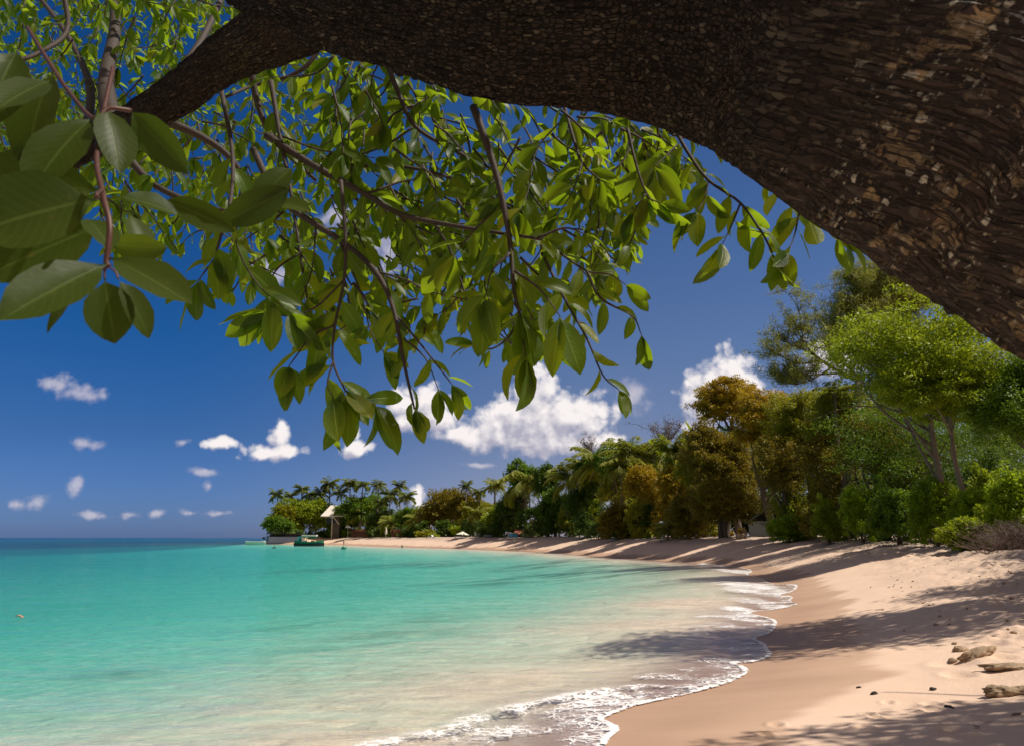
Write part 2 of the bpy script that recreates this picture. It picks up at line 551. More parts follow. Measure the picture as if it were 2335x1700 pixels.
# weed, shell and leaf litter high on the beach
deb = t.m('MULTIPLY', t.rng(grit, 0.60, 0.70), t.rng(sdv, 3.4, 6.0))
dry = t.mix(t.m('MULTIPLY', deb, 0.7), dry, (0.24, 0.17, 0.11))
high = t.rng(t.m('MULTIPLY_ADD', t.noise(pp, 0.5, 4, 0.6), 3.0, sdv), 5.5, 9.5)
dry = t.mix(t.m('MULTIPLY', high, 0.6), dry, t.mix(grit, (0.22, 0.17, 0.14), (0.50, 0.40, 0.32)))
# wet sand swept by the swash
sw = t.v('MULTIPLY', pp, (0.28, 1.0, 1.0))
wn = t.noise(sw, 0.5, 3, 0.5)
wetv = t.m('MULTIPLY_ADD', t.m('SUBTRACT', wn, 0.5), -3.0, sdv)
wet = t.rng(wetv, 1.55, 1.95, 1, 0)
wet2 = t.rng(wetv, 0.2, 1.9, 1, 0)
wetc = t.mix(t.noise(sw, 2.2, 5, 0.6), (0.42, 0.258, 0.165), (0.53, 0.34, 0.228))
col = t.mix(t.m('MULTIPLY', wet, t.m('MULTIPLY_ADD', wet2, 0.25, 0.75)), dry, wetc)
# sea bed: pale sand with weed patches
bed = t.mix(t.noise(t.v('MULTIPLY', pp, (0.5, 1, 1)), 1.2, 5, 0.6), (0.78, 0.60, 0.44), (0.90, 0.75, 0.58))
weed = t.m('MULTIPLY', t.attr('weed'), t.rng(t.noise(t.v('MULTIPLY', pp, (0.35, 1, 1)), 0.6, 6, 0.65), 0.42, 0.62))
bed = t.mix(weed, bed, (0.13, 0.14, 0.06))
col = t.mix(t.rng(sdv, -0.5, -2.0), col, bed)
rough = t.m('MULTIPLY_ADD', wet2, -0.42, 0.93)
rpl = t.noise(t.v('MULTIPLY', pp, (0.9, 2.6, 1)), 2.2, 4, 0.6, dist=0.8)
h = t.m('MULTIPLY', t.m('MULTIPLY', rpl, t.rng(sdv, -0.3, -1.5)), 2.2)
h = t.m('ADD', h, t.m('MULTIPLY_ADD', fine, 0.25, t.m('MULTIPLY', t.noise(pp, 14, 6, 0.75), t.rng(sdv, 1.5, 4.0, 0.05, 1.6))))
nb = t.bump(h, 0.8, 0.02)
net = t.voro(t.v('MULTIPLY_ADD', t.noise(pp, 2.0, 3, 0.6, out=1), (0.5, 0.5, 0), t.v('MULTIPLY', pp, (0.75, 1.5, 1))), 2.4, 'SMOOTH_F1')
nb = t.bump(t.m('MULTIPLY', net, t.rng(sdv, -0.3, -2.0)), 1.0, 0.09, nb)
t.l.new(principled(t, col, rough, nb, 0.35), t.out.inputs[0])
M['sand'] = m

weed_a = np.zeros(gx.shape)
for (px, py, ax, ay) in [(1390, 1302, 330, 9), (1500, 1310, 160, 10), (1240, 1297, 150, 6), (900, 1279, 260, 3.5), (1480, 1345, 120, 10), (1020, 1284, 60, 3), (700, 1370, 90, 14), (1000, 1375, 90, 14), (880, 1425, 160, 18), (260, 1480, 120, 12)]:
    # patches given as angular ellipses on the bed, converted to metres
    p = on_plane(px, py, -1.0 if py < 1300 else -0.5)
    ex = ax / FPX * p.y; ey = abs(on_plane(px, py - ay, -0.5).y - on_plane(px, py + ay, -0.5).y) / 2
    a = np.exp(-(((gx - p.x) / ex) ** 2 + ((gy - p.y) / ey) ** 2))
    weed_a = np.maximum(weed_a, a * (1.6 if py < 1320 else 0.55))
weed_a = np.clip(weed_a, 0, 1)
sand = mesh_np('beach', np.stack([gx, gy, tz], 1), Q, M['sand'], vattr={'shore': td, 'edge': ed, 'weed': weed_a})
tag(sand, 'pale pink sand beach curving round the bay and running under the water', kind='structure')

# ---- sea surface
wz = np.maximum(0.0, tz + 0.010)
swell = smooth(0.5, 6, -td) * smooth(160, 50, np.hypot(gx, gy))
wz = wz + swell * (fbm(gx * 0.35, gy * 1.1, 3, 91) * 0.035)
# low broken ridge along the breaking lines
f2 = seg_dist(gx, gy, F2L)
fromE = -ed
ridge = np.exp(-(fromE - 0.10) ** 2 / 0.12 ** 2) * 0.012
wz = wz + ridge + np.exp(-(f2 / 0.16) ** 2) * 0.02 * (ed < 0)
keep = (ed[Q].min(1) < 0.4)
# foam amount per point
fo = np.zeros(gx.shape)
nz = fbm(gx * 2.2, gy * 2.2, 3, 7) * 0.5 + 0.5
near = np.interp(gy, [0, 10, 20, 40, 70, 110, 260], [1, 1, 1, 1, .9, .45, .15])
fo += smooth(0.11, 0.015, np.abs(fromE - 0.035)) * 1.0 * near * smooth(0.12, 0.42, fbm(gx * .9, gy * .9, 2, 88) * .5 + .62)
lace = smooth(1.5, 0.1, fromE) * 0.50 * near * smooth(60, 30, gy)
fo = np.maximum(fo, lace)
# dense foam on the two swash tongues and behind the near breaking line
def patch(px, py, ax, ay, v):
    p = on_plane(px, py)
    ex = ax / FPX * p.y; ey = abs(on_plane(px, py - ay).y - on_plane(px, py + ay).y) / 2
    return v * np.exp(-(((gx - p.x) / ex) ** 2 + ((gy - p.y) / ey) ** 2) ** 1.5)
for a in [(1690, 1303, 45, 10, .8), (1712, 1335, 70, 13, .86), (1755, 1350, 70, 16, .74), (1700, 1345, 55, 10, .8), (1770, 1382, 60, 9, .74), (1730, 1370, 60, 12, .7), (1680, 1388, 40, 8, .98), (1720, 1398, 60, 10, .85), (1690, 1410, 60, 10, .7),
          (1640, 1404, 60, 7, .6), (1640, 1424, 90, 12, .55), (1600, 1440, 120, 12, .45), (1660, 1290, 30, 4, .8), (1625, 1286, 40, 2.2, .9),
          (1380, 1588, 90, 16, .92), (1320, 1600, 80, 16, .80), (1430, 1600, 60, 14, .85), (1240, 1625, 120, 20, .66), (1320, 1640, 110, 26, .62), (1180, 1665, 160, 20, .60), (1300, 1680, 120, 24, .58), (1040, 1690, 120, 16, .6), (1520, 1540, 150, 14, .5), (1600, 1525, 90, 12, .42)]:
    fo = np.maximum(fo, patch(*a))
inz = smooth(0.40, 0.0, f2) * 0.78
fo = np.maximum(fo, np.where(gy < 12, inz, 0) * (0.75 + 0.4 * nz))
fo = np.where(ed > 0.35, 0, fo)
wdp = np.clip(wz - tz, 0, None)
m, t = new_mat('sea_water')
pp = t.pos()
wd = t.attr('wd'); foam = t.attr('foam'); de = t.attr('de')
# suspended sand streaks, plus dark refraction ripples painted in by varying the absorbing depth
stre = t.noise(t.v('MULTIPLY', pp, (0.05, 0.22, 1)), 1.0, 4, 0.6)
rip = t.noise(t.v('MULTIPLY', pp, (0.7, 1.9, 1)), 2.3, 5, 0.65, dist=0.6)
wde = t.m('MULTIPLY', wd, t.m('ADD', 0.30, t.m('ADD', t.m('MULTIPLY', stre, 0.6), t.m('MULTIPLY', t.rng(rip, 0.32, 0.68), 0.85))))
Tn = []
for k in (0.92, 0.205, 0.235):
    Tn.append(t.m('EXPONENT', t.m('MULTIPLY', wde, -k)))
cT = t.n.new('ShaderNodeCombineXYZ')
for i in range(3): t.l.new(Tn[i], cT.inputs[i])
inv = t.v('SUBTRACT', (1, 1, 1), cT.outputs[0])
deep = t.rng(wd, 9.0, 16.0)
scat = t.mix(deep, (0.001, 0.118, 0.185), (0.001, 0.05, 0.14))
scat = t.mix(t.rng(wd, 0.8, 3.8, 1.0, 0.0), scat, (0.035, 0.34, 0.30))
dcol = t.v('MULTIPLY', scat, inv)
tb = t.n.new('ShaderNodeBsdfTransparent'); t.l.new(cT.outputs[0], tb.inputs[0])
db = t.n.new('ShaderNodeBsdfDiffuse'); t.l.new(dcol, db.inputs[0])
ad = t.n.new('ShaderNodeAddShader'); t.l.new(tb.outputs[0], ad.inputs[0]); t.l.new(db.outputs[0], ad.inputs[1])
h1 = t.noise(t.v('MULTIPLY', pp, (0.7, 1.9, 1)), 1.6, 5, 0.62, dist=0.5)
h2 = t.noise(t.v('MULTIPLY', pp, (1.0, 1.6, 1)), 9.0, 4, 0.6, dist=0.4)
calm = t.rng(de, 0.0, 3.0, 0.12, 1.0)
hh = t.m('MULTIPLY', t.m('MULTIPLY_ADD', h2, 0.30, h1), calm)
nb = t.bump(hh, 1.0, 0.38)
gl = t.n.new('ShaderNodeBsdfGlossy'); gl.inputs['Roughness'].default_value = 0.06
gl.inputs['Color'].default_value = (1, 1, 1, 1)
t.l.new(nb, gl.inputs['Normal'])
fr = t.n.new('ShaderNodeFresnel'); fr.inputs[0].default_value = 1.33
t.l.new(nb, fr.inputs['Normal'])
ff = t.m('MULTIPLY', fr.outputs[0], 0.45, clamp=True)
m1 = t.n.new('ShaderNodeMixShader'); t.l.new(ff, m1.inputs[0]); t.l.new(ad.outputs[0], m1.inputs[1]); t.l.new(gl.outputs[0], m1.inputs[2])
# foam: lacy cells, dense where the foam amount is high
wv = t.v('MULTIPLY_ADD', t.noise(pp, 3.0, 3, 0.6, out=1), (0.35, 0.35, 0), pp)
e1 = t.voro(wv, 5.5, 'DISTANCE_TO_EDGE')
e2 = t.voro(wv, 13.0, 'DISTANCE_TO_EDGE')
bl = t.noise(pp, 26, 4, 0.7)
pat = t.m('MINIMUM', t.m('MULTIPLY', e1, 2.0), t.m('MULTIPLY', e2, 2.6))
pat = t.m('MULTIPLY_ADD', bl, 0.45, t.m('SUBTRACT', pat, 0.02))
pat = t.m('MULTIPLY_ADD', t.m('SUBTRACT', t.noise(pp, 1.6, 3, 0.6), 0.5), 0.9, pat)
fm = t.rng(t.m('SUBTRACT', t.m('MULTIPLY', foam, 0.54), pat), -0.06, 0.10)
fm = t.m('MULTIPLY', fm, t.rng(foam, 0.05, 0.35), clamp=True)
fd = t.n.new('ShaderNodeBsdfDiffuse'); fd.inputs[0].default_value = (0.84, 0.80, 0.79, 1)
t.l.new(t.bump(t.m('MULTIPLY', fm, bl), 0.6, 0.02), fd.inputs['Normal'])
m2 = t.n.new('ShaderNodeMixShader'); t.l.new(fm, m2.inputs[0]); t.l.new(m1.outputs[0], m2.inputs[1]); t.l.new(fd.outputs[0], m2.inputs[2])
tr = t.n.new('ShaderNodeBsdfTransparent')
en = t.m('MULTIPLY_ADD', t.m('SUBTRACT', t.noise(pp, 7, 4, 0.6), 0.5), 0.10, de)
m3 = t.n.new('ShaderNodeMixShader'); t.l.new(t.rng(en, -0.012, 0.012), m3.inputs[0]); t.l.new(tr.outputs[0], m3.inputs[1]); t.l.new(m2.outputs[0], m3.inputs[2])
t.l.new(m3.outputs[0], t.out.inputs[0])
M['water'] = m
Qk = Q[keep]
used, invi = np.unique(Qk, return_inverse=True)
sea = mesh_np('sea', np.stack([gx, gy, wz], 1)[used], invi.reshape(-1, 4), M['water'], vattr={'wd': wdp[used], 'foam': fo[used], 'de': fromE[used]})
tag(sea, 'clear turquoise sea with a white foam edge on the sand', kind='structure')
# ================================================================ LEAVES AND BARK
def leaf_mat(name, front, back, trans, tcol, veins=True, gloss=0.35, var=0.35, vk=0.55):
    m, t = new_mat(name)
    r = t.attr('rnd')
    geo_ = t.n.new('ShaderNodeNewGeometry')
    c = t.mix(geo_.outputs['Backfacing'], front, back)
    c = t.mix(t.m('MULTIPLY', r, var), c, (front[0] * 1.9, front[1] * 1.35, front[2] * 0.8))
    old = t.rng(r, 0.93, 0.97, 0, 1 if vk > 0.3 else 0)
    c = t.mix(t.m('MULTIPLY', old, 0.8), c, (0.20, 0.17, 0.02))
    tc = t.mix(t.m('MULTIPLY', r, 0.5), tcol, (tcol[0] * 1.5, tcol[1] * 1.15, tcol[2] * 0.8))
    nb = None
    if veins:
        uv = t.uv()
        sp = t.n.new('ShaderNodeSeparateXYZ'); t.l.new(uv, sp.inputs[0])
        au = t.m('ABSOLUTE', sp.outputs[0])
        mid = t.rng(au, 0.02, 0.075, 1, 0)
        vv = t.m('FRACT', t.m('MULTIPLY', t.m('SUBTRACT', sp.outputs[1], t.m('MULTIPLY', au, 0.28)), 11.0))
        side = t.m('MULTIPLY', t.rng(t.m('ABSOLUTE', t.m('SUBTRACT', vv, 0.5)), 0.0, 0.10, 1, 0), 0.45)
        vein = t.m('MAXIMUM', mid, side)
        c = t.mix(t.m('MULTIPLY', vein, vk), c, (0.20, 0.27, 0.07))
        tc = t.mix(t.m('MULTIPLY', vein, 0.5), tc, (tcol[0] * 1.5, tcol[1] * 1.3, tcol[2] * 1.5))
        blotch = t.noise(t.pos(), 45, 4, 0.7)
        c = t.mix(t.rng(blotch, 0.60, 0.78, 0, 0.5), c, (0.12, 0.08, 0.02))
        nb = t.bump(t.m('SUBTRACT', t.noise(t.pos(), 90, 2, 0.5), t.m('MULTIPLY', vein, 0.8)), 0.35, 0.002 if vk > 0.3 else 0.0006)
    p = principled(t, c, gloss, nb, 0.16 if vk < 0.3 else 0.28)
    tl = t.n.new('ShaderNodeBsdfTranslucent')
    t.put(tl.inputs[0], tc)
    mx = t.n.new('ShaderNodeMixShader'); mx.inputs[0].default_value = trans
    t.l.new(p, mx.inputs[1]); t.l.new(tl.outputs[0], mx.inputs[2])
    t.l.new(mx.outputs[0], t.out.inputs[0])
    return m
M['leaf_near'] = leaf_mat('leaf_near', (0.017, 0.042, 0.005), (0.022, 0.050, 0.008), 0.46, (0.34, 0.52, 0.012), gloss=0.42)
M['leaf_close'] = leaf_mat('leaf_close', (0.020, 0.036, 0.005), (0.026, 0.044, 0.008), 0.24, (0.20, 0.32, 0.012), gloss=0.45, vk=0.16)

def bark_near():
    m, t = new_mat('rough_bark')
    uv = t.uv()                                   # x: arc metres, y: metres along the limb
    sp = t.n.new('ShaderNodeSeparateXYZ'); t.l.new(uv, sp.inputs[0])
    s_ = sp.outputs[1]
    wx = t.n.new('ShaderNodeSeparateXYZ'); t.l.new(t.pos(), wx.inputs[0]); wx = wx.outputs[0]
    rightness = t.rng(wx, 0.25, 0.75)        # the stout lower trunk
    wob = t.noise(uv, 9, 3, 0.6, out=1)
    uw = t.v('MULTIPLY_ADD', wob, (0.016, 0.03, 0), uv)
    pl = t.v('MULTIPLY', uw, (105, 58, 1))          # small plates, longer along the limb
    rd = t.v('MULTIPLY', uw, (110, 13, 1))           # long ridges
    e_p = t.m('ADD', t.voro(pl, 1.0, 'DISTANCE_TO_EDGE', 0.7), t.m('MULTIPLY', t.m('SUBTRACT', t.noise(uv, 150, 3, 0.7), 0.5), 0.22))
    e_r = t.m('ADD', t.voro(rd, 1.0, 'DISTANCE_TO_EDGE', 1.0), t.m('MULTIPLY', t.m('SUBTRACT', t.noise(t.v('MULTIPLY', uv, (1, 0.35, 1)), 130, 4, 0.75), 0.5), 0.35))
    c_p = t.voro(pl, 1.0, 'F1', 0.9, out=1)
    e = t.mix(rightness, e_p, e_r)
    grain = t.noise(t.v('MULTIPLY', uw, (180, 40, 1)), 1.0, 5, 0.7)
    big = t.noise(uv, 2.2, 4, 0.6)
    crack = t.rng(e, 0.015, 0.16, 0, 1)
    cell = t.n.new('ShaderNodeSeparateColor'); t.l.new(c_p, cell.inputs[0])
    base = t.mix(grain, (0.014, 0.0095, 0.0075), (0.054, 0.038, 0.031))
    base = t.mix(t.rng(cell.outputs[0], 0.72, 1.0, 0, 0.75), base, (0.12, 0.10, 0.075))
    base = t.mix(t.m('MULTIPLY', t.rng(big, 0.5, 0.75), t.rng(cell.outputs[1], 0.4, 0.9, 0, 0.6)), base, (0.12, 0.13, 0.055))
    base = t.mix(crack, (0.010, 0.007, 0.005), base)
    base = t.mix(t.m('MULTIPLY', rightness, 0.32), base, t.mix(grain, (0.040, 0.029, 0.027), (0.125, 0.092, 0.080)))
    # lichen: pale crusts and tan rosettes with lobed rims, on the stout part
    lw = t.v('MULTIPLY_ADD', t.noise(uv, 75, 4, 0.7, out=1), (0.016, 0.016, 0), uv)
    d1 = t.voro(lw, 24, 'F1', 1.0); r1 = t.voro(lw, 24, 'F1', 1.0, out=1)
    d2 = t.voro(lw, 62, 'F1', 1.0); r2 = t.voro(lw, 62, 'F1', 1.0, out=1)
    q1 = t.n.new('ShaderNodeSeparateColor'); t.l.new(r1, q1.inputs[0])
    q2 = t.n.new('ShaderNodeSeparateColor'); t.l.new(r2, q2.inputs[0])
    area = t.rng(t.m('ADD', t.noise(uv, 3.3, 3, 0.6), t.m('MULTIPLY', rightness, 0.14)), 0.50, 0.62)
    nrm = t.n.new('ShaderNodeNewGeometry').outputs['True Normal']
    face = t.rng(t.v('DOT_PRODUCT', nrm, (0.0, -0.93, 0.37)), 0.05, 0.5)
    area = t.m('MULTIPLY', t.m('MULTIPLY', area, t.rng(wx, 0.32, 0.62)), face)
    rad1 = t.m('MULTIPLY', t.rng(q1.outputs[0], 0.42, 1.0, 0, 0.46, smooth=False), area)
    rad2 = t.m('MULTIPLY', t.rng(q2.outputs[0], 0.40, 1.0, 0, 0.48, smooth=False), area)
    l1 = t.rng(t.m('MULTIPLY_ADD', t.m('SUBTRACT', t.noise(uv, 190, 3, 0.7), 0.5), 0.22, t.m('SUBTRACT', rad1, d1)), -0.03, 0.09)
    l2 = t.rng(t.m('MULTIPLY_ADD', t.m('SUBTRACT', t.noise(uv, 240, 3, 0.7), 0.5), 0.25, t.m('SUBTRACT', rad2, d2)), -0.03, 0.09)
    lg = t.noise(uv, 140, 3, 0.7)
    base = t.mix(t.m('MULTIPLY', l1, 0.85), base, t.mix(lg, (0.26, 0.17, 0.085), (0.42, 0.31, 0.18)))
    base = t.mix(t.m('MULTIPLY', l2, 0.9), base, t.mix(lg, (0.34, 0.30, 0.24), (0.66, 0.62, 0.52)))
    crust = t.m('ADD', t.noise(uv, 15, 5, 0.62), t.m('MULTIPLY', t.m('SUBTRACT', t.noise(uv, 120, 4, 0.75), 0.5), 0.16))
    l3 = t.m('MULTIPLY', t.rng(crust, 0.535, 0.58), area)
    l4 = t.m('MULTIPLY', t.rng(t.noise(uv, 52, 5, 0.7), 0.565, 0.62), t.m('MULTIPLY', area, t.rng(t.noise(uv, 7, 3, 0.6), 0.38, 0.52)))
    base = t.mix(t.m('MULTIPLY', l3, 0.8), base, t.mix(lg, (0.13, 0.088, 0.050), (0.34, 0.25, 0.15)))
    base = t.mix(t.m('MULTIPLY', l4, 0.85), base, (0.40, 0.37, 0.30))
    hgt = t.m('ADD', t.m('MULTIPLY', crack, 1.0), t.m('MULTIPLY', grain, 0.35))
    hgt = t.m('ADD', hgt, t.m('MULTIPLY', t.m('MAXIMUM', t.m('MAXIMUM', l1, l2), l3), 0.25))
    nb = t.bump(hgt, 1.0, 0.007)
    t.l.new(principled(t, base, 0.85, nb, 0.25), t.out.inputs[0])
    return m
M['bark'] = bark_near()
m, t = new_mat('twig_bark')
g = t.noise(t.pos(), 120, 4, 0.7)
t.l.new(principled(t, t.mix(g, (0.020, 0.013, 0.010), (0.085, 0.060, 0.046)), 0.7, t.bump(g, 0.7, 0.003)), t.out.inputs[0])
M['twig'] = m
m, t = new_mat('red_twig')
t.l.new(principled(t, t.mix(t.noise(t.pos(), 60, 3), (0.055, 0.016, 0.011), (0.105, 0.045, 0.030)), 0.5), t.out.inputs[0])
M['redtwig'] = m

def limb_mesh(name, spine, radii, parent, n=220, step=0.008, amp=0.008, s0=0.0, squash=1.0):
    """a bark-covered limb: fine tube whose surface is really furrowed"""
    C = catmull(spine, 12); 
    rr = catmull([(r, 0, 0) for r in radii], 12)
    Cp = np.array([tuple(p) for p in C]); Rr = np.array([p.x for p in rr])
    L = np.concatenate([[0], np.cumsum(np.linalg.norm(np.diff(Cp, axis=0), axis=1))])
    ns = max(8, int(L[-1] / step))
    s = np.linspace(0, L[-1], ns)
    P = np.stack([np.interp(s, L, Cp[:, k]) for k in range(3)], 1)
    Rd = np.interp(s, L, Rr)
    T = np.gradient(P, axis=0); T /= np.linalg.norm(T, axis=1)[:, None]
    A = np.cross(T, np.array([0, 0.2, 1.0])); A /= np.linalg.norm(A, axis=1)[:, None]
    B = np.cross(T, A)
    th = np.linspace(0, 2 * np.pi, n + 1)
    ct, st = np.cos(th)[None, :], np.sin(th)[None, :]
    arc = (th[None, :] * Rd.mean())
    S_ = s[:, None] + np.zeros((1, n + 1))
    TH = np.zeros((ns, 1)) + th[None, :]
    # periodic noise around the limb: sample on a cylinder unrolled twice and blended
    def cyl(fs, ft, o, seed):
        k = TH / (2 * np.pi)
        a = fbm(S_ * fs, TH * ft, o, seed); b = fbm(S_ * fs, (TH - 2 * np.pi) * ft, o, seed)
        w_ = smooth(0.8, 1.0, k)
        return a * (1 - w_) + b * w_
    big = cyl(1.6, 0.8, 3, 3) * 0.08
    ridg = np.abs(cyl(7, 26, 3, 9)) * amp * 1.5 + cyl(28, 34, 3, 15) * amp
    rad = Rd[:, None] * (1 + big) + ridg
    V = P[:, None, :] + (A[:, None, :] * ct[..., None] + B[:, None, :] * st[..., None]) * rad[..., None]
    uv = np.stack([np.broadcast_to(TH * 0.20, (ns, n + 1)), S_ + s0], -1).reshape(-1, 2)
    i = np.arange(ns - 1)[:, None]; j = np.arange(n)[None, :]
    w_ = n + 1
    F = np.stack([i * w_ + j, i * w_ + j + 1, (i + 1) * w_ + j + 1, (i + 1) * w_ + j], -1).reshape(-1, 4)
    return mesh_np(name, V.reshape(-1, 3), F, M['bark'], parent, uv=uv)

# ---- leaf geometry (numpy, many at once)
LT = np.array([0.0, 0.05, 0.10, 0.2, 0.34, 0.5, 0.66, 0.8, 0.91, 1.0])
LW = np.array([0.035, 0.035, 0.22, 0.60, 0.88, 1.0, 0.96, 0.76, 0.45, 0.03])
def leaf_batch(base, direc, normal, length, width, curl, fold, twist=None):
    """base/direc/normal (n,3), others (n,) -> V, F, uv"""
    n = len(base)
    d = direc / np.linalg.norm(direc, axis=1)[:, None]
    nn = normal - d * (normal * d).sum(1)[:, None]
    nn /= np.linalg.norm(nn, axis=1)[:, None] + 1e-9
    sd_ = np.cross(d, nn)
    k = len(LT)
    u = np.array([-1, -0.5, 0, 0.5, 1.0])
    tt = LT[None, :, None]; ww = LW[None, :, None]; uu = u[None, None, :]
    L = length[:, None, None]; Wd = width[:, None, None] * 0.5
    # arc bending towards -normal (droop), folded along the midrib
    ang = curl[:, None, None] * tt
    along = L * np.where(np.abs(ang) < 1e-4, tt, np.sin(ang) / (curl[:, None, None] + 1e-9))
    drop = -L * (1 - np.cos(ang)) / (curl[:, None, None] + 1e-9)
    lift = np.abs(uu) ** 1.3 * Wd * ww * fold[:, None, None]
    und = 0.05 * Wd * np.sin(tt * 17 + uu * 2 + L * 900) * np.abs(uu)
    side = uu * Wd * ww
    side = np.broadcast_to(side, (n, k, 5))
    hgt = np.broadcast_to(drop + lift + und, (n, k, 5))
    along = np.broadcast_to(along, (n, k, 5))
    V = base[:, None, None, :] + d[:, None, None, :] * along[..., None] + sd_[:, None, None, :] * side[..., None] + nn[:, None, None, :] * hgt[..., None]
    i = np.arange(k - 1)[:, None]; j = np.arange(4)[None, :]
    q = np.stack([i * 5 + j, i * 5 + j + 1, (i + 1) * 5 + j + 1, (i + 1) * 5 + j], -1).reshape(-1, 4)
    F = (q[None] + (np.arange(n) * k * 5)[:, None, None]).reshape(-1, 4)
    uv = np.broadcast_to(np.stack([np.broadcast_to(uu, (1, k, 5)), np.broadcast_to(tt, (1, k, 5))], -1), (n, k, 5, 2)).reshape(-1, 2)
    return V.reshape(-1, 3), F, uv, np.repeat(np.random.RandomState(n).rand(n), len(q))

class Leaves:
    def __init__(s): s.b = []; s.d = []; s.n = []; s.l = []; s.w = []; s.c = []; s.f = []
    def add(s, b, d, n, l, w_, c, f):
        s.b.append(tuple(b)); s.d.append(tuple(d)); s.n.append(tuple(n)); s.l.append(l); s.w.append(w_); s.c.append(c); s.f.append(f)
    def build(s, name, mat, parent):
        V, F, uv, r = leaf_batch(*[np.array(a, float) for a in (s.b, s.d, s.n, s.l, s.w, s.c, s.f)])
        return mesh_np(name, V, F, mat, parent, uv=uv, fattr={'rnd': r})

RN = random.Random(11)
def rv(): return Vector((RN.gauss(0, 1), RN.gauss(0, 1), RN.gauss(0, 1)))
def dress(LV, MBk, pts, r0, r1, llen, gap, wild=0.6, start=0.15, tip=True, face=0.6, wr=0.385):
    """twig tube + alternate drooping leaves"""
    C = catmull(pts, 5)
    n = len(C)
    MBk.tube(C, [r0 + (r1 - r0) * i / (n - 1) for i in range(n)], 6)
    L = [0]
    for a, b in zip(C[:-1], C[1:]): L.append(L[-1] + (b - a).length)
    s = L[-1] * start; side = 1
    while s < L[-1]:
        i = max(k for k in range(n) if L[k] <= s); i = min(i, n - 2)
        f = (s - L[i]) / max(1e-6, L[i + 1] - L[i])
        p = C[i].lerp(C[i + 1], f); td = (C[i + 1] - C[i]).normalized()
        lat = td.cross(Vector((0, -1, 0.15)))
        if lat.length < 0.1: lat = td.cross(Vector((1, 0, 0)))
        lat = lat.normalized() * side
        d = td * RN.uniform(0.25, 0.9) + lat * RN.uniform(0.5, 1.1) + Vector((0, 0, -RN.uniform(0.2, 0.9))) + rv() * 0.28 * wild
        nn = Vector((0, -face, 0.55)) + rv() * 0.55
        l = llen * RN.uniform(0.68, 1.18)
        LV.add(p, d.normalized(), nn, l, l * RN.uniform(wr - 0.06, wr + 0.05), RN.uniform(0.1, 1.1), RN.uniform(0.15, 0.55))
        s += gap * RN.uniform(0.5, 1.4); side = -side
    if tip:
        td = (C[-1] - C[-2]).normalized()
        for k in range(3):
            d = td + Vector((0, 0, -0.4)) + rv() * 0.42
            l = llen * RN.uniform(0.85, 1.2)
            LV.add(C[-1], d.normalized(), Vector((0, -face, 0.5)) + rv() * 0.5, l, l * RN.uniform(wr - 0.05, wr + 0.05), RN.uniform(0.1, 0.9), RN.uniform(0.15, 0.5))

def px3(lst):
    """(x, y, D) in tracing pixels -> world"""
    return [at(x * K, y * K, D) for x, y, D in lst]

# ================================================================ THE OVERHANGING TREE
tree = empty('overhanging_tree', (2.28, 1.20, gz(2.28, 1.20)))
tag(tree, 'big old tree leaning over the beach, furrowed dark bark with lichen and drooping green leaves', 'tree')
TI = Matrix.Translation(-tree.location)
def to_tree(o):
    o.matrix_parent_inverse = TI
    return o
root = Vector((2.28, 1.20, gz(2.28, 1.20) - 0.25))
def rpx(r, D): return r * K / FPX * D
TS = 0.87                      # the trunk leans past the viewer a little in front of its hanging leaves
def px3t(l): return px3([(x, y, D * TS) for x, y, D in l])
def rpt(r, D): return rpx(r, D * TS)
sp = [root, Vector((2.20, 1.20, 0.78)), Vector((2.02, 1.20, 1.25))] + px3t([(3300, 1040, 1.40), (2875, 744, 1.40), (2448, 466, 1.44), (2257, 356, 1.48), (2068, 259, 1.52), (1880, 190, 1.58), (1710, 122, 1.66), (1500, 84, 1.74), (1300, 72, 1.80), (1100, 62, 1.88), (880, 20, 1.98), (690, -22, 2.08), (560, -90, 2.2), (400, -220, 2.35), (200, -420, 2.6)])
rad = [0.62, 0.44, 0.38, rpt(400, 1.40), rpt(355, 1.40), rpt(362, 1.44), rpt(352, 1.48), rpt(333, 1.52), rpt(290, 1.58), rpt(255, 1.66), rpt(208, 1.74), rpt(180, 1.8), rpt(162, 1.88), rpt(134, 1.98), rpt(122, 2.08), rpt(112, 2.2), 0.11, 0.08]
trunk = to_tree(limb_mesh('trunk', sp, rad, tree, n=300, step=0.0085, amp=0.011))
sp = px3t([(790, -20, 2.05), (700, 25, 2.1), (600, 75, 2.16), (500, 130, 2.22), (400, 205, 2.3), (310, 262, 2.38), (240, 300, 2.46), (160, 350, 2.56), (60, 420, 2.7)])
rad = [rpt(a, 2.2) for a in (60, 78, 70, 56, 48, 42, 32, 26, 18)]
limb = to_tree(limb_mesh('limb', sp, rad, tree, n=120, step=0.009, amp=0.007, s0=2.2))

def branch(nm, pts, r0, r1, llen, gap, subs=(), label=None, mat='twig', **kw):
    LV = Leaves(); B = MB()
    dress(LV, B, px3(pts), r0, r1, llen, gap, **kw)
    for q in subs:
        dress(LV, B, px3(q), r1 * 0.9 + 0.0008, 0.0012, llen, gap, start=0.1, **{k: v for k, v in kw.items() if k != 'start'})
    o = to_tree(B.build(nm, M[mat], tree, smooth_=True))
    if label: o['label'] = label
    f = LV.build('foliage', M['leaf_near'], o)
    f.matrix_parent_inverse = o.matrix_parent_inverse.copy()
    f.matrix_parent_inverse = Matrix.Identity(4)
    return o
LL = 0.086
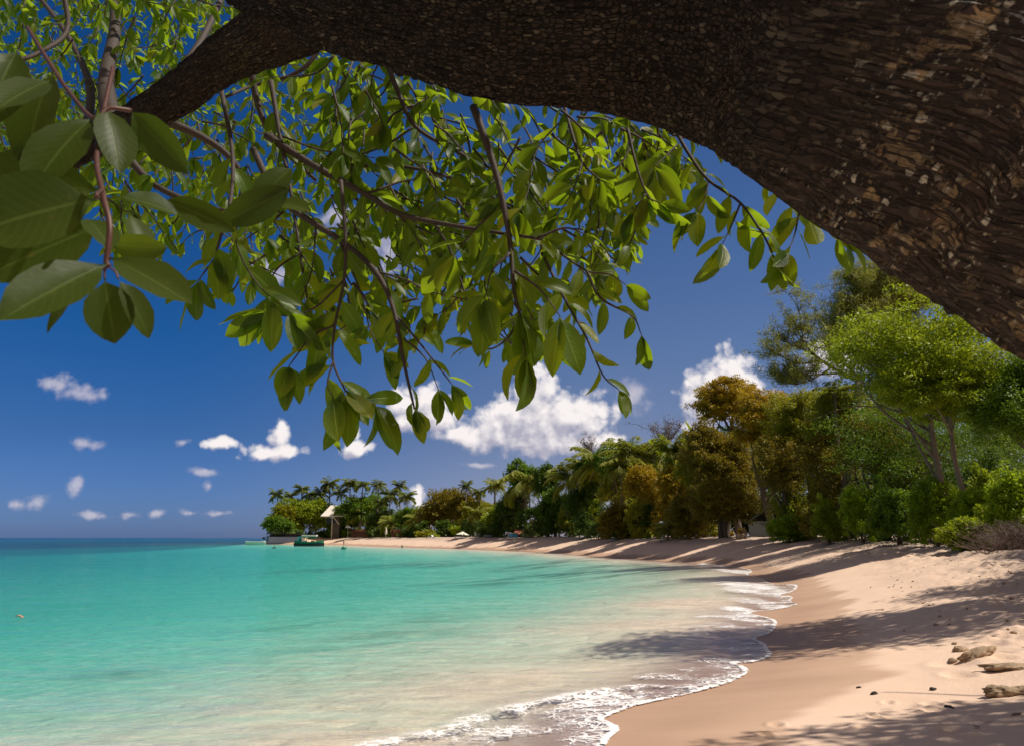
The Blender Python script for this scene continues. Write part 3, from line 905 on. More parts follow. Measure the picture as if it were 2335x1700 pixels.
# traced drooping branches
branch('branch', [(1048, 235, 1.93), (1085, 340, 1.92), (1110, 430, 1.91), (1130, 540, 1.90), (1138, 640, 1.88), (1150, 690, 1.87)], 0.011, 0.0037, 0.135, 0.05,
       subs=[[(1150, 690, 1.87), (1156, 740, 1.87), (1165, 790, 1.86)], [(1130, 560, 1.89), (1090, 600, 1.87), (1075, 660, 1.85)], [(1140, 600, 1.88), (1195, 640, 1.86), (1240, 700, 1.84)], [(1120, 450, 1.91), (1060, 500, 1.92), (1010, 560, 1.93)]], start=0.45, label='grey lit branch hanging straight down with large bright leaves')
branch('branch', [(590, 300, 2.25), (700, 370, 2.2), (810, 430, 2.15), (880, 472, 2.1), (960, 492, 2.08), (1080, 512, 2.04), (1200, 530, 2.0)], 0.012, 0.004, LL, 0.045,
       subs=[[(1200, 530, 2.0), (1240, 560, 2.0), (1300, 600, 1.98), (1350, 608, 1.97), (1385, 630, 1.96)], [(1190, 528, 2.0), (1250, 505, 2.0), (1300, 520, 2.0)], [(1200, 560, 2.0), (1255, 670, 1.95), (1300, 750, 1.92), (1335, 830, 1.9), (1370, 862, 1.9)],
             [(960, 492, 2.08), (1000, 560, 2.05), (1030, 650, 2.03), (1060, 730, 2.0)], [(880, 470, 2.1), (930, 540, 2.1), (960, 620, 2.1)], [(810, 430, 2.15), (900, 400, 2.2), (1000, 390, 2.2)], [(1300, 600, 1.98), (1330, 660, 1.96), (1400, 700, 1.95), (1420, 740, 1.95)]])
branch('branch', [(560, 330, 2.2), (620, 440, 2.15), (750, 530, 2.1), (830, 600, 2.05), (870, 680, 2.0), (890, 780, 1.96), (905, 850, 1.94), (918, 905, 1.92)], 0.011, 0.0028, LL, 0.07,
       subs=[[(830, 600, 2.05), (900, 620, 2.05), (950, 645, 2.03), (1040, 665, 2.0)], [(870, 690, 2.0), (930, 760, 1.97), (985, 830, 1.95), (1000, 850, 1.95)], [(700, 500, 2.12), (690, 600, 2.1), (660, 680, 2.08)], [(880, 740, 1.98), (940, 790, 1.97), (970, 860, 1.95)], [(750, 530, 2.1), (800, 650, 2.05), (820, 730, 2.0), (850, 780, 2.0)]], start=0.3)
branch('branch', [(755, 400, 2.05), (765, 520, 2.0), (762, 620, 1.98), (742, 720, 1.95), (738, 800, 1.93), (765, 865, 1.92)], 0.006, 0.0025, 0.118, 0.055,
       subs=[[(742, 720, 1.95), (690, 745, 1.93), (655, 790, 1.92), (640, 810, 1.9)], [(738, 800, 1.93), (725, 850, 1.92), (738, 880, 1.92)], [(762, 620, 1.98), (700, 680, 1.96), (640, 700, 1.95), (600, 690, 1.95)], [(765, 865, 1.92), (795, 880, 1.92), (830, 895, 1.92)]], start=0.3)
branch('branch', [(490, 200, 2.2), (515, 340, 2.1), (510, 450, 1.98), (490, 520, 1.9), (475, 575, 1.88)], 0.008, 0.0025, 0.115, 0.06,
       subs=[[(510, 460, 1.98), (530, 560, 1.95), (580, 640, 1.93), (640, 690, 1.92)], [(475, 575, 1.88), (455, 600, 1.86), (440, 620, 1.86)]], start=0.4, label='slim reddish hanging branch with a small dry bud')
branch('branch', [(600, 180, 2.3), (620, 300, 2.25), (640, 400, 2.2), (665, 560, 2.15), (680, 660, 2.1)], 0.009, 0.003, LL, 0.05, subs=[[(620, 300, 2.25), (700, 330, 2.22), (760, 340, 2.2), (830, 350, 2.2)], [(640, 400, 2.2), (570, 470, 2.15), (540, 520, 2.1)], [(665, 560, 2.15), (610, 600, 2.1), (590, 660, 2.1)]])
branch('branch', [(1390, 285, 2.1), (1405, 350, 2.08), (1420, 400, 2.07), (1437, 440, 2.06)], 0.005, 0.0022, 0.10, 0.06,
       subs=[[(1437, 440, 2.06), (1450, 445, 2.06), (1462, 450, 2.05)], [(1430, 430, 2.06), (1412, 455, 2.05), (1405, 470, 2.05)]], start=0.6, label='thin twig with four hanging leaves below the trunk')
branch('branch', [(1240, 200, 2.25), (1265, 290, 2.2), (1290, 360, 2.15), (1330, 400, 2.1)], 0.006, 0.0025, 0.105, 0.045, subs=[[(1290, 360, 2.15), (1270, 420, 2.1), (1240, 470, 2.1)], [(1250, 260, 2.2), (1190, 330, 2.2), (1170, 420, 2.15), (1150, 470, 2.1)]])
branch('branch', [(1480, 260, 2.2), (1525, 340, 2.15), (1570, 400, 2.1), (1640, 450, 2.05), (1690, 520, 2.0), (1710, 560, 2.0)], 0.006, 0.0025, 0.115, 0.05,
       subs=[[(1570, 400, 2.1), (1560, 440, 2.08), (1545, 470, 2.05)], [(1640, 450, 2.05), (1620, 500, 2.02), (1600, 540, 2.0)], [(1500, 320, 2.15), (1470, 350, 2.12), (1450, 370, 2.1)]], start=0.2, label='leafy twig hanging under the right part of the trunk')
branch('branch', [(1660, 330, 2.2), (1720, 420, 2.1), (1770, 470, 2.05), (1830, 510, 2.0), (1870, 530, 2.0)], 0.006, 0.0025, 0.115, 0.05, subs=[[(1770, 470, 2.05), (1760, 520, 2.03), (1745, 560, 2.0)]], start=0.3)

# nearest leaves at the left edge, one by one: (base x, y, tip x, y, D base, D tip, width px, roll, curl)
LV = Leaves(); B = MB()
near = [((237, 585), (4, 690), .74, .66, 122, 0.2, .25), ((243, 570), (420, 655), .76, .74, 100, -0.25, .25), ((232, 618), (252, 755), .80, .80, 96, 0.2, .3), ((262, 618), (342, 740), .80, .82, 62, -0.3, .5), ((190, 632), (92, 724), .82, .8, 50, 0.9, .4),
        ((215, 440), (-70, 500), .86, .80, 190, 0.15, .3), ((225, 500), (-40, 600), .93, .88, 150, 0.1, .3), ((225, 420), (-90, 400), .98, .92, 150, -0.1, .3),
        ((205, 262), (52, 385), .92, .84, 118, 0.4, .6), ((235, 240), (275, 362), .92, .90, 90, -0.3, .5), ((290, 245), (392, 362), .94, .92, 76, 0.5, .7), ((110, 180), (0, 215), .9, .8, 80, 0.3, .3), ((120, 160), (20, 330), .95, .9, 110, 0.6, .8), ((40, 110), (-40, 260), .9, .85, 110, 0.1, .5),
        ((250, 560), (200, 470), .84, .86, 70, 0.3, .4), ((400, 480), (280, 420), 1.2, 1.15, 75, 0.6, .5), ((285, 470), (340, 580), 1.1, 1.08, 60, -0.4, .5), ((240, 540), (360, 555), .95, .95, 60, 0.9, .5), ((360, 440), (510, 500), 1.2, 1.2, 60, 0.3, .6),
        ((480, 500), (640, 420), 1.3, 1.3, 70, 0.5, .5), ((650, 370), (560, 440), 1.35, 1.3, 66, 0.2, .6), ((690, 470), (610, 440), 1.35, 1.35, 60, 0.5, .4)]
for (bx, by), (tx, ty), D0, D1, wpx, roll, curl in near:
    a = at(bx * K, by * K, D0); b = at(tx * K, ty * K, D1)
    d = b - a; l = d.length
    view = (a - Vector((0, 0, CAMZ))).normalized()
    nn = (-view + Vector((0, 0, 0.5))).normalized()
    nn = Matrix.Rotation(roll, 3, d.normalized()) @ nn
    LV.add(a, d, nn, l * 1.02, rpx(wpx, (D0 + D1) / 2) * 1.12, curl * 0.7, 0.28)
B.tube(catmull(px3([(250, 150, 1.05), (215, 330, .9), (228, 430, .82), (243, 500, .8), (236, 575, .8), (240, 590, .8)])), 0.0032, 8)
B.tube(catmull(px3([(240, 590, .8), (232, 600, .8), (232, 618, .8)])), 0.0012, 6)
B.tube(catmull(px3([(240, 590, .8), (255, 602, .8), (262, 618, .8)])), 0.0012, 6)
B.tube(catmull(px3([(240, 590, .8), (215, 605, .8), (190, 632, .82)])), 0.0012, 6)
B.tube(catmull(px3([(236, 575, .8), (243, 572, .8), (250, 575, .8)])), 0.0014, 6)
B.tube(catmull(px3([(228, 420, .82), (215, 430, .7), (215, 440, .70)])), 0.002, 6)
B.tube(catmull(px3([(60, 60, 1.2), (110, 140, 1.05), (150, 200, 1.0), (205, 262, .92), (240, 240, .92), (290, 245, .94)])), 0.003, 8)
o = to_tree(B.build('branch', M['redtwig'], tree, smooth_=True)); o['label'] = 'red twig close to the viewer with very large dark leaves'
LV.build('foliage', M['leaf_close'], o)

# the dense crown behind and above: many twigs spread through a real volume
LV = Leaves(); B = MB()
def lower_edge(x):            # lower limit of the leafy mass (tracing px)
    return np.interp(x, [-100, 0, 230, 400, 520, 620, 700, 800, 900, 1000, 1100, 1200, 1300, 1390, 1450, 1560, 1700, 1900], [520, 520, 520, 560, 620, 690, 700, 720, 720, 720, 745, 730, 620, 520, 390, 330, 420, 520])
def upper_edge(x):
    return np.interp(x, [-100, 500, 560, 640, 760, 900, 1100, 1300, 1450, 1600, 1700, 1900], [-120, -80, 60, 60, 90, 130, 200, 230, 260, 330, 380, 480])
cnt = 0
while cnt < 640:
    x = RN.uniform(-120, 1480) if RN.random() < 0.85 else RN.uniform(-120, 700)
    lo, up = lower_edge(x), upper_edge(x)
    y = up + (lo - up) * RN.random() ** 1.25 * 0.92
    if x > 900 and RN.random() < 0.22: continue
    left = x < 720
    D = RN.uniform(2.3, 4.6) if left else RN.uniform(2.1, 3.1)
    if y < 250 and left: D = RN.uniform(2.7, 6.0)
    ln = RN.uniform(70, 170)
    a = R(RN.gauss(62 if x > 500 else 90, 42))
    pts = [(x, y, D)]
    cx, cy = x, y
    for k in range(3):
        cx += math.cos(a) * ln / 3 * 2.3 / D; cy += abs(math.sin(a)) * ln / 3 * 2.3 / D
        a += R(RN.gauss(4, 14))
        pts.append((cx, min(cy, lower_edge(cx) + 30), D + RN.gauss(0, 0.03)))
    dress(LV, B, px3(pts), 0.0042, 0.0016, LL * RN.uniform(0.85, 1.05), 0.052, wild=1.0, start=0.05)
    cnt += 1
# a sparser roof of leaves far up at the left, where sky and light come through
for k in range(250):
    x = RN.uniform(-160, 640); y = RN.uniform(-140, 420)
    D = RN.uniform(5.0, 9.5)
    a = R(RN.uniform(0, 360)); pts = [(x, y, D)]
    cx, cy = x, y
    for q in range(3):
        cx += math.cos(a) * 22; cy += math.sin(a) * 22; a += R(RN.gauss(0, 20)); pts.append((cx, cy, D + RN.gauss(0, 0.1)))
    dress(LV, B, px3(pts), 0.005, 0.0018, LL, 0.055, wild=1.2, start=0.0)
# the top of the crown above the frame, which dapples the light on everything below
for k in range(110):
    y = RN.uniform(1.7, 3.5); x = RN.uniform(-1.9, 2.6); z = 2 + 0.80 * y + RN.uniform(0.24, 1.2)
    p = Vector((x, y, z)); pts = [p]; d = rv().normalized(); d.z *= 0.4
    for q in range(3):
        p = p + d * 0.10; pts.append(p); d = (d + rv() * 0.2).normalized()
    dress(LV, B, pts, 0.004, 0.0016, 0.10, 0.045, wild=1.2, start=0.0)
# bearing branches inside the crown
for pts, r0, r1 in [([(320, 255, 2.35), (420, 290, 2.4), (500, 340, 2.45), (540, 400, 2.5), (530, 440, 2.5)], .016, .006), ([(250, 300, 2.5), (330, 400, 2.5), (430, 450, 2.5), (520, 470, 2.5), (620, 470, 2.5)], .014, .005), ([(560, 80, 2.3), (560, 180, 2.35), (600, 300, 2.4), (700, 400, 2.5)], .014, .006),
                    ([(250, 280, 2.5), (235, 180, 2.8), (255, 60, 3.2), (250, -60, 3.6)], .035, .02), ([(130, -60, 3.0), (150, 60, 3.0), (100, 110, 2.9), (20, 140, 2.8), (-60, 150, 2.8)], .012, .007), ([(760, -20, 3.0), (700, 120, 3.0), (640, 170, 3.0), (560, 190, 3.0), (500, 215, 2.9)], .012, .006),
                    ([(850, 120, 2.3), (880, 200, 2.3), (920, 280, 2.3), (1000, 330, 2.3), (1100, 380, 2.3)], .009, .004), ([(300, 250, 2.6), (420, 130, 3.2), (480, 20, 3.6), (520, -80, 4)], .02, .012), ([(180, 330, 2.6), (200, 200, 3.0), (150, 80, 3.5), (60, -40, 4)], .02, .01), ([(700, 370, 2.3), (900, 370, 2.3), (1060, 420, 2.3), (1180, 500, 2.25)], .007, .003),
                    ([(1380, 250, 2.4), (1300, 330, 2.4), (1290, 420, 2.35)], .006, .003), ([(1500, 290, 2.4), (1620, 330, 2.4), (1760, 450, 2.4), (1880, 540, 2.3)], .01, .004)]:
    n = 6 * (len(pts) - 1) + 1
    B.tube(catmull(px3(pts), 6), [r0 + (r1 - r0) * i / (n - 1) for i in range(n)], 10)
for pts, r0, r1 in [([(0.55, 1.42, 3.25), (0.58, 1.55, 3.75), (0.3, 2.1, 4.25), (-0.5, 2.8, 4.75), (-1.5, 3.3, 5.1)], .055, .012), ([(0.9, 1.38, 3.1), (1.1, 1.5, 3.8), (1.6, 2.0, 4.3), (2.2, 2.7, 4.9)], .05, .012), ([(0.5, 1.9, 4.1), (0.9, 2.5, 4.4), (0.8, 3.2, 4.9)], .025, .008), ([(-0.2, 2.5, 4.5), (-0.9, 2.3, 4.3), (-1.6, 2.0, 4.0)], .022, .008)]:
    n = 6 * (len(pts) - 1) + 1
    B.tube(catmull(pts, 6), [r0 + (r1 - r0) * i / (n - 1) for i in range(n)], 10)
o = to_tree(B.build('small_branches', M['twig'], tree, smooth_=True)); o['kind'] = 'stuff'
LV.build('foliage', M['leaf_near'], o)
LV = Leaves(); B = MB()
# dusty, curled dead leaves caught on the underside, and a bud
o = None
# ================================================================ TREES, PALMS, SHRUBS
def foliage_mat(name, dark, light, trans, tcol):
    """leaves whose colour varies from clump to clump and leaf to leaf (attribute rnd)"""
    m, t = new_mat(name)
    r = t.attr('rnd')
    c = t.mix(r, dark, light)
    p = principled(t, c, 0.5, None, 0.4)
    tl = t.n.new('ShaderNodeBsdfTranslucent')
    t.put(tl.inputs[0], t.mix(r, tuple(a * 0.7 for a in tcol), tcol))
    mx = t.n.new('ShaderNodeMixShader'); mx.inputs[0].default_value = trans
    t.l.new(p, mx.inputs[1]); t.l.new(tl.outputs[0], mx.inputs[2])
    t.l.new(mx.outputs[0], t.out.inputs[0])
    return m
FM = {
 'bright': foliage_mat('bright_green_leaves', (0.12, 0.185, 0.006), (0.34, 0.42, 0.020), 0.42, (0.50, 0.58, 0.02)),
 'green': foliage_mat('green_leaves', (0.055, 0.125, 0.010), (0.165, 0.27, 0.022), 0.40, (0.28, 0.42, 0.02)),
 'dark': foliage_mat('dark_green_leaves', (0.032, 0.072, 0.010), (0.11, 0.175, 0.020), 0.35, (0.18, 0.28, 0.02)),
 'olive': foliage_mat('olive_leaves', (0.14, 0.15, 0.008), (0.38, 0.37, 0.020), 0.40, (0.48, 0.46, 0.02)),
 'golden': foliage_mat('golden_brown_leaves', (0.22, 0.15, 0.007), (0.56, 0.39, 0.018), 0.40, (0.64, 0.43, 0.015)),
 'lush': foliage_mat('lush_shrub_leaves', (0.115, 0.215, 0.008), (0.31, 0.45, 0.02), 0.44, (0.50, 0.62, 0.02)),
 'brown': foliage_mat('olive_brown_leaves', (0.12, 0.098, 0.008), (0.32, 0.255, 0.020), 0.38, (0.38, 0.29, 0.02)),
 'pine': foliage_mat('pine_needles', (0.13, 0.145, 0.028), (0.31, 0.31, 0.065), 0.40, (0.42, 0.42, 0.06)),
 'palm': foliage_mat('palm_leaflets', (0.075, 0.110, 0.014), (0.22, 0.26, 0.045), 0.38, (0.30, 0.36, 0.03)),
 'palmy': foliage_mat('yellow_green_palm_leaflets', (0.13, 0.165, 0.014), (0.34, 0.35, 0.045), 0.4, (0.42, 0.44, 0.03)),
 'dry': foliage_mat('dry_twigs', (0.10, 0.075, 0.055), (0.28, 0.22, 0.17), 0.1, (0.2, 0.15, 0.1)),
}
def wood_mat(name, a, b):
    m, t = new_mat(name)
    p = t.objco()
    g = t.noise(t.v('MULTIPLY', p, (6, 6, 1.5)), 3, 5, 0.65)
    t.l.new(principled(t, t.mix(g, a, b), 0.85, t.bump(g, 0.8, 0.05), 0.2), t.out.inputs[0])
    return m
M['wood'] = wood_mat('grey_brown_trunk', (0.07, 0.05, 0.038), (0.20, 0.155, 0.12))
M['palmwood'] = wood_mat('palm_trunk', (0.12, 0.095, 0.075), (0.27, 0.23, 0.19))
M['palmpale'] = wood_mat('pale_rachis', (0.30, 0.30, 0.12), (0.42, 0.40, 0.20))

def quads(P, D, N, L, Wd):
    """pointed leaf = one bent quad pair sharing the midrib: here a 4-corner rhomb"""
    n = len(P)
    D = D / (np.linalg.norm(D, axis=1)[:, None] + 1e-9)
    Sd = np.cross(D, N); Sd /= np.linalg.norm(Sd, axis=1)[:, None] + 1e-9
    a = P; c = P + D * L[:, None]
    m_ = P + D * (L * 0.45)[:, None]
    b = m_ + Sd * (Wd * 0.5)[:, None]; d = m_ - Sd * (Wd * 0.5)[:, None]
    V = np.stack([a, b, c, d], 1).reshape(-1, 3)
    F = np.arange(4 * n).reshape(-1, 4)
    return V, F

def rand_dirs(rg, n):
    v = rg.normal(size=(n, 3)); return v / np.linalg.norm(v, axis=1)[:, None]

def crown_arrays(rg, lobes, n_leaf, ls, flat=0.75, droop=0.25, aspect=0.55, clump=0.30, edge_bias=0.55):
    """lobes: (cx,cy,cz,rx,ry,rz). Leaves sit in clumps spread over and inside every lobe."""
    lobes = np.array(lobes, float)
    vol = (lobes[:, 3] * lobes[:, 4] * lobes[:, 5]) ** (2 / 3)
    share = vol / vol.sum()
    Ps, Rn, Cd = [], [], []
    for lb, sh in zip(lobes, share):
        n = max(40, int(n_leaf * sh))
        rm = (lb[3] * lb[4] * lb[5]) ** (1 / 3)
        nc = max(10, int(46 * (1 if rm > 1 else 0.6)))
        dirs = rand_dirs(rg, nc)
        dirs[:, 2] = np.where(dirs[:, 2] < -0.75, -dirs[:, 2], dirs[:, 2])
        rr = rg.uniform(edge_bias, 1.0, nc) * (1 + 0.16 * rg.normal(size=nc))
        cc = dirs * rr[:, None]
        w_ = rg.uniform(0.5, 1.6, nc); w_ /= w_.sum()
        pick = rg.choice(nc, n, p=w_)
        size = rg.uniform(0.6, 1.25, nc) * clump
        off = rand_dirs(rg, n) * (rg.random(n) ** 0.45 * size[pick])[:, None]
        off[:, 2] *= flat
        p = (cc[pick] + off) * lb[3:6] + lb[:3]
        Ps.append(p)
        cr = rg.random(nc)
        Rn.append(np.clip(0.55 * cr[pick] + 0.45 * rg.random(n), 0, 1))
        Cd.append((off / (np.linalg.norm(off, axis=1)[:, None] + 1e-9)) * 0.8 + dirs[pick] * 0.5)
    P = np.concatenate(Ps); r = np.concatenate(Rn); C = np.concatenate(Cd)
    n = len(P)
    D = C + rand_dirs(rg, n) * 0.8; D[:, 2] -= droop
    N = rand_dirs(rg, n) * 0.7 + np.array([0, 0, 0.5]) + C * 0.6
    L = ls * rg.uniform(0.6, 1.3, n)
    V, F = quads(P, D, N, L, L * aspect)
    return V, F, r

def lobed(rg, c, r, n=9, size=(0.42, 0.62), squash=0.8):
    """a crown of several overlapping lobes, uneven outline"""
    out = [(c[0], c[1], c[2], r[0] * 0.74, r[1] * 0.74, r[2] * 0.78)]
    for k in range(n):
        th = 2 * math.pi * (k + rg.random() * 0.7) / n
        el_ = rg.uniform(-0.85, 1.0)
        rr = math.sqrt(max(0, 1 - el_ * el_ * 0.6))
        s_ = rg.uniform(*size)
        q = 1 - s_ * 0.78
        out.append((c[0] + r[0] * rr * math.cos(th) * q, c[1] + r[1] * rr * math.sin(th) * q, c[2] + r[2] * el_ * q, r[0] * s_, r[1] * s_, r[2] * s_ * squash))
    return out

def woody(rg, base, top, r0, lobes, bend=0.05, limbs=7, sub=2):
    """tapered trunk with limbs running into the lobes"""
    B = MB()
    H = top[2] - base[2]
    mid = [(base[i] + (top[i] - base[i]) * 0.5 + (rg.normal() * bend * H if i < 2 else 0)) for i in range(3)]
    C = catmull([base, mid, top], 6); n = len(C)
    B.tube(C, [r0 * (1.35 - 0.85 * i / (n - 1)) if i else r0 * 1.4 for i in range(n)], 9)
    for k, lb in enumerate(lobes[1:limbs + 1]):
        st = C[int(n * rg.uniform(0.45, 0.95)) - 1]
        e = Vector(lb[:3])
        m_ = st.lerp(e, 0.5) + Vector((rg.normal() * 0.08 * H, rg.normal() * 0.08 * H, -0.03 * H))
        L_ = catmull([st, m_, e], 5)
        B.tube(L_, [r0 * 0.5 * (1 - 0.8 * i / (len(L_) - 1)) for i in range(len(L_))], 6)
        for q in range(sub):
            a = L_[int(len(L_) * rg.uniform(0.4, 0.8))]
            b = e + Vector(tuple(rg.normal(size=3))) * float(lb[3]) * 0.55
            B.tube(catmull([a, a.lerp(b, 0.5) + Vector(tuple(rg.normal(size=3))) * 0.05 * H, b], 3), [r0 * 0.2 * (1 - 0.11 * i) for i in range(7)], 5)
    return B

def leaf_size(D, k=1.0): return max(0.13, 0.0026 * D) * k

def broad(name, label, cat, px, D, y_top, w_px, y_bot, mat, seed, n=9, dens=1.0, lean=0, aspect=0.55, ls=None, group=None, foot=None, trunk_mat='wood', depth=1.0, r0=None, limbs=7, edge=0.55, clump=0.30, extra=None, flat=0.75, tx=None, wide=1.22):
    """a tree given by its trunk column, distance and crown box in the photograph"""
    rg = np.random.RandomState(seed)
    if D > 110: D = back(px, D, 13)
    x = X(px, D)
    g = gz(x + (tx or 0), D)
    w_px *= wide
    zt = at(px, y_top, D).z; zb = at(px, y_bot, D).z
    rx = w_px / 2 / FPX * D
    zb = max(zb, g + 0.1)
    cz = (zt + zb) / 2 - g; rz = (zt - zb) / 2
    e = empty(name, (x + (tx or 0), D, g)); tag(e, label, cat, group)
    c = (-(tx or 0) + lean, 0, cz)
    lobes = lobed(rg, c, (rx, rx * depth, rz), n)
    if extra: lobes += extra
    ls_ = ls or leaf_size(D)
    area = 4 * math.pi * ((rx * rx * rz) ** (2 / 3))
    cnt = int(min(52000, max(1500, dens * 3.4 * area / (0.5 * aspect * ls_ * ls_))))
    if 45 < D < 115 and not 1640 < px < 1800:            # skirts of low boughs: these trees are leafy almost to the ground
        lobes += [(c[0] + rg.uniform(-.85, .85) * rx, -rg.uniform(.1, .8) * rx * depth, (cz - rz) * rg.uniform(.35, .95) + .2 * rz, rx * .42, rx * .36, max(.8, (cz - rz) * .5 + .3 * rz)) for _ in range(4)]
    V, F, r = crown_arrays(rg, lobes, cnt, ls_, aspect=aspect, edge_bias=edge, clump=clump, flat=flat)
    V[:, 2] = np.maximum(V[:, 2], 0.02)
    top = (c[0] * 0.8, 0, max(0.3, cz - rz * 0.15))
    B = woody(rg, (0, 0, -0.3), top, r0 or min(0.30, max(0.08, 0.026 * (zt - g))), lobes, limbs=limbs)
    B.build('trunk', M[trunk_mat], e, smooth_=True)
    mesh_np('crown', V, F, FM[mat], e, smooth_=False, fattr={'rnd': r})
    return e

def shrub(label, px, D, y_top, w_px, mat, seed, dens=1.0, y_bot=None, group=None, ls=None, name='shrub', aspect=0.6):
    rg = np.random.RandomState(seed)
    if D > 110: D = back(px, D, 10)
    x = X(px, D); g = gz(x, D)
    zt = at(px, y_top, D).z - g
    rx = w_px / 2 / FPX * D
    e = empty(name, (x, D, g)); tag(e, label, 'shrub', group)
    lobes = [(rg.uniform(-.6, .6) * rx, rg.uniform(-.5, .5) * rx, zt * rg.uniform(0.25, 0.62), rx * rg.uniform(.3, .5), rx * rg.uniform(.3, .5), zt * rg.uniform(.26, .38)) for _ in range(9)] + [(0, 0, zt * 0.4, rx * 0.75, rx * 0.6, zt * 0.42)]
    ls_ = ls or leaf_size(D, 0.95)
    area = 4 * math.pi * ((rx * rx * zt * .5) ** (2 / 3))
    cnt = int(min(40000, max(900, dens * 3.8 * area / (0.5 * aspect * ls_ * ls_))))
    V, F, r = crown_arrays(rg, lobes, cnt, ls_, aspect=aspect, edge_bias=0.45)
    k = V.reshape(-1, 4, 3)[:, :, 2].min(1) > 0.0
    F = F[k]; r = r[k]
    B = MB()
    for i in range(7):
        l = lobes[i]
        B.tube(catmull([(rg.uniform(-.1, .1) * rx, rg.uniform(-.1, .1) * rx, -0.1), (l[0] * .5, l[1] * .5, l[2] * .6), (l[0], l[1], l[2])], 3), [0.03 * (1 - i_ / 8) for i_ in range(7)], 5)
    B.build('stem', M['wood'], e)
    mesh_np('foliage', V, F, FM[mat], e, smooth_=False, fattr={'rnd': r})
    return e

# ---- coconut palms: five crown shapes shared by all copies
def palm_crown(seed, nf=20, up=0.5, leaflets=34, L=1.0, wind=0.0, broad_=0.055, ll=0.26):
    rg = np.random.RandomState(seed)
    Pq, Dq, Nq, Lq, Wq, Rq = [], [], [], [], [], []
    B = MB()
    for f in range(nf):
        az = 2 * math.pi * (f * 0.381966 * 1.0) + rg.normal() * 0.12
        el0 = rg.uniform(-0.35, 1.25) * (0.75 + up * 0.5)
        droop = rg.uniform(1.1, 1.9)
        fl = L * rg.uniform(0.85, 1.1)
        h = Vector((math.cos(az), math.sin(az), 0)); pts = [Vector((0, 0, 0))]; el = el0
        for k in range(9):
            pts.append(pts[-1] + (h * math.cos(el) + Vector((0, 0, math.sin(el)))) * (fl / 9))
            el -= droop / 9 * (0.6 + 0.1 * k)
        B.tube(pts, [0.016 * L * (1 - 0.09 * k) for k in range(10)], 4)
        hue = rg.random() * 0.5
        for k in range(leaflets):
            s = 0.10 + 0.9 * (k + 0.5) / leaflets
            i = min(8, int(s * 9)); p = pts[i].lerp(pts[i + 1], s * 9 - i); td = (pts[i + 1] - pts[i]).normalized()
            side = h.cross(Vector((0, 0, 1))).normalized()
            prof = math.sin(math.pi * min(1, (0.12 + 0.88 * s)) ** 0.8) ** 0.5 if s < 0.98 else 0.4
            for sg in (-1, 1):
                d = side * sg * 0.85 + td * 0.55 + Vector((0, 0, -0.42 - 0.35 * rg.random())) + Vector(tuple(rg.normal(size=3) * 0.10))
                Pq.append(p); Dq.append(d); Nq.append(td.cross(d)); 
                Nq[-1] = Vector((0, 0, 1)) + side * sg * 0.5 + Vector(tuple(rg.normal(size=3) * .2))
                Lq.append(fl * ll * (0.45 + 0.75 * prof) * rg.uniform(0.85, 1.1)); Wq.append(fl * broad_); Rq.append(min(1, hue + rg.random() * 0.5))
    V, F = quads(np.array([tuple(a) for a in Pq]), np.array([tuple(a) for a in Dq]), np.array([tuple(a) for a in Nq]), np.array(Lq), np.array(Wq))
    nv = len(V)
    return V, F, np.array(Rq), B
PALM_ME = []
for sd_, kw in enumerate([dict(nf=27), dict(nf=23, up=0.8), dict(nf=30, up=0.3), dict(nf=22, up=0.2), dict(nf=26, up=1.0)]):
    V, F, r, B = palm_crown(100 + sd_, **kw)
    o = mesh_np('crown', V, F, FM['palm'], None, smooth_=False, fattr={'rnd': r})
    me = o.data; bpy.data.objects.remove(o)
    me2 = me.copy(); me2.materials.clear(); me2.materials.append(FM['palmy'])
    b = B.build('frond_stalks', M['palmpale'], None); bm = b.data; bpy.data.objects.remove(b)
    PALM_ME.append((me, me2, bm))
def palm(label, px, D, y_crown, r_px, seed, lean_px=0, yellow=False, group=None, y_foot=None, tr=0.014, tilt=0.0):
    """coconut palm: crown centre and radius from the photograph, curved trunk to the ground"""
    rg = np.random.RandomState(seed + 900)
    if D > 110: D = back(px, D, 13)
    xc = X(px, D); zc = at(px, y_crown, D).z
    xb = X(px + lean_px, D); g = gz(xb, D)
    e = empty('coconut_palm', (xb, D, g)); tag(e, label, 'palm tree', group)
    H = zc - g
    B = MB()
    dx = xc - xb
    C = catmull([(0, 0, -0.2), (dx * 0.15, rg.normal() * .1, H * 0.35), (dx * 0.5, rg.normal() * .2, H * 0.7), (dx, 0, H)], 4)
    n = len(C); r0 = max(0.13, 0.016 * H)
    B.tube(C, [r0 * (1.5 if i == 0 else 1 - 0.4 * i / n) for i in range(n)], 7)
    B.build('trunk', M['palmwood'], e, smooth_=True)
    r = r_px / FPX * D
    me, me2, bm = PALM_ME[seed % 5]
    cr = bpy.data.objects.new('crown', me2 if yellow else me); COL.objects.link(cr); cr.parent = e
    cr.location = (dx, 0, H); cr.scale = (r * 1.28,) * 3; cr.rotation_euler = (rg.normal() * .08 + tilt, rg.normal() * .08, rg.uniform(0, 6.28))
    st = bpy.data.objects.new('frond_stalks', bm); COL.objects.link(st); st.parent = cr
    return e

# region helpers: zoomed crops of the photograph -> photograph pixels
def z1(x, y, r=0): return 540 + x / 3.78, 1040 + y / 3.78, r / 3.78
def z2(x, y, r=0): return 1100 + x / 3.24, 980 + y / 3.24, r / 3.24
def z3(x, y, r=0): return 1600 + x / 2.359, 600 + y / 2.359, r / 2.359

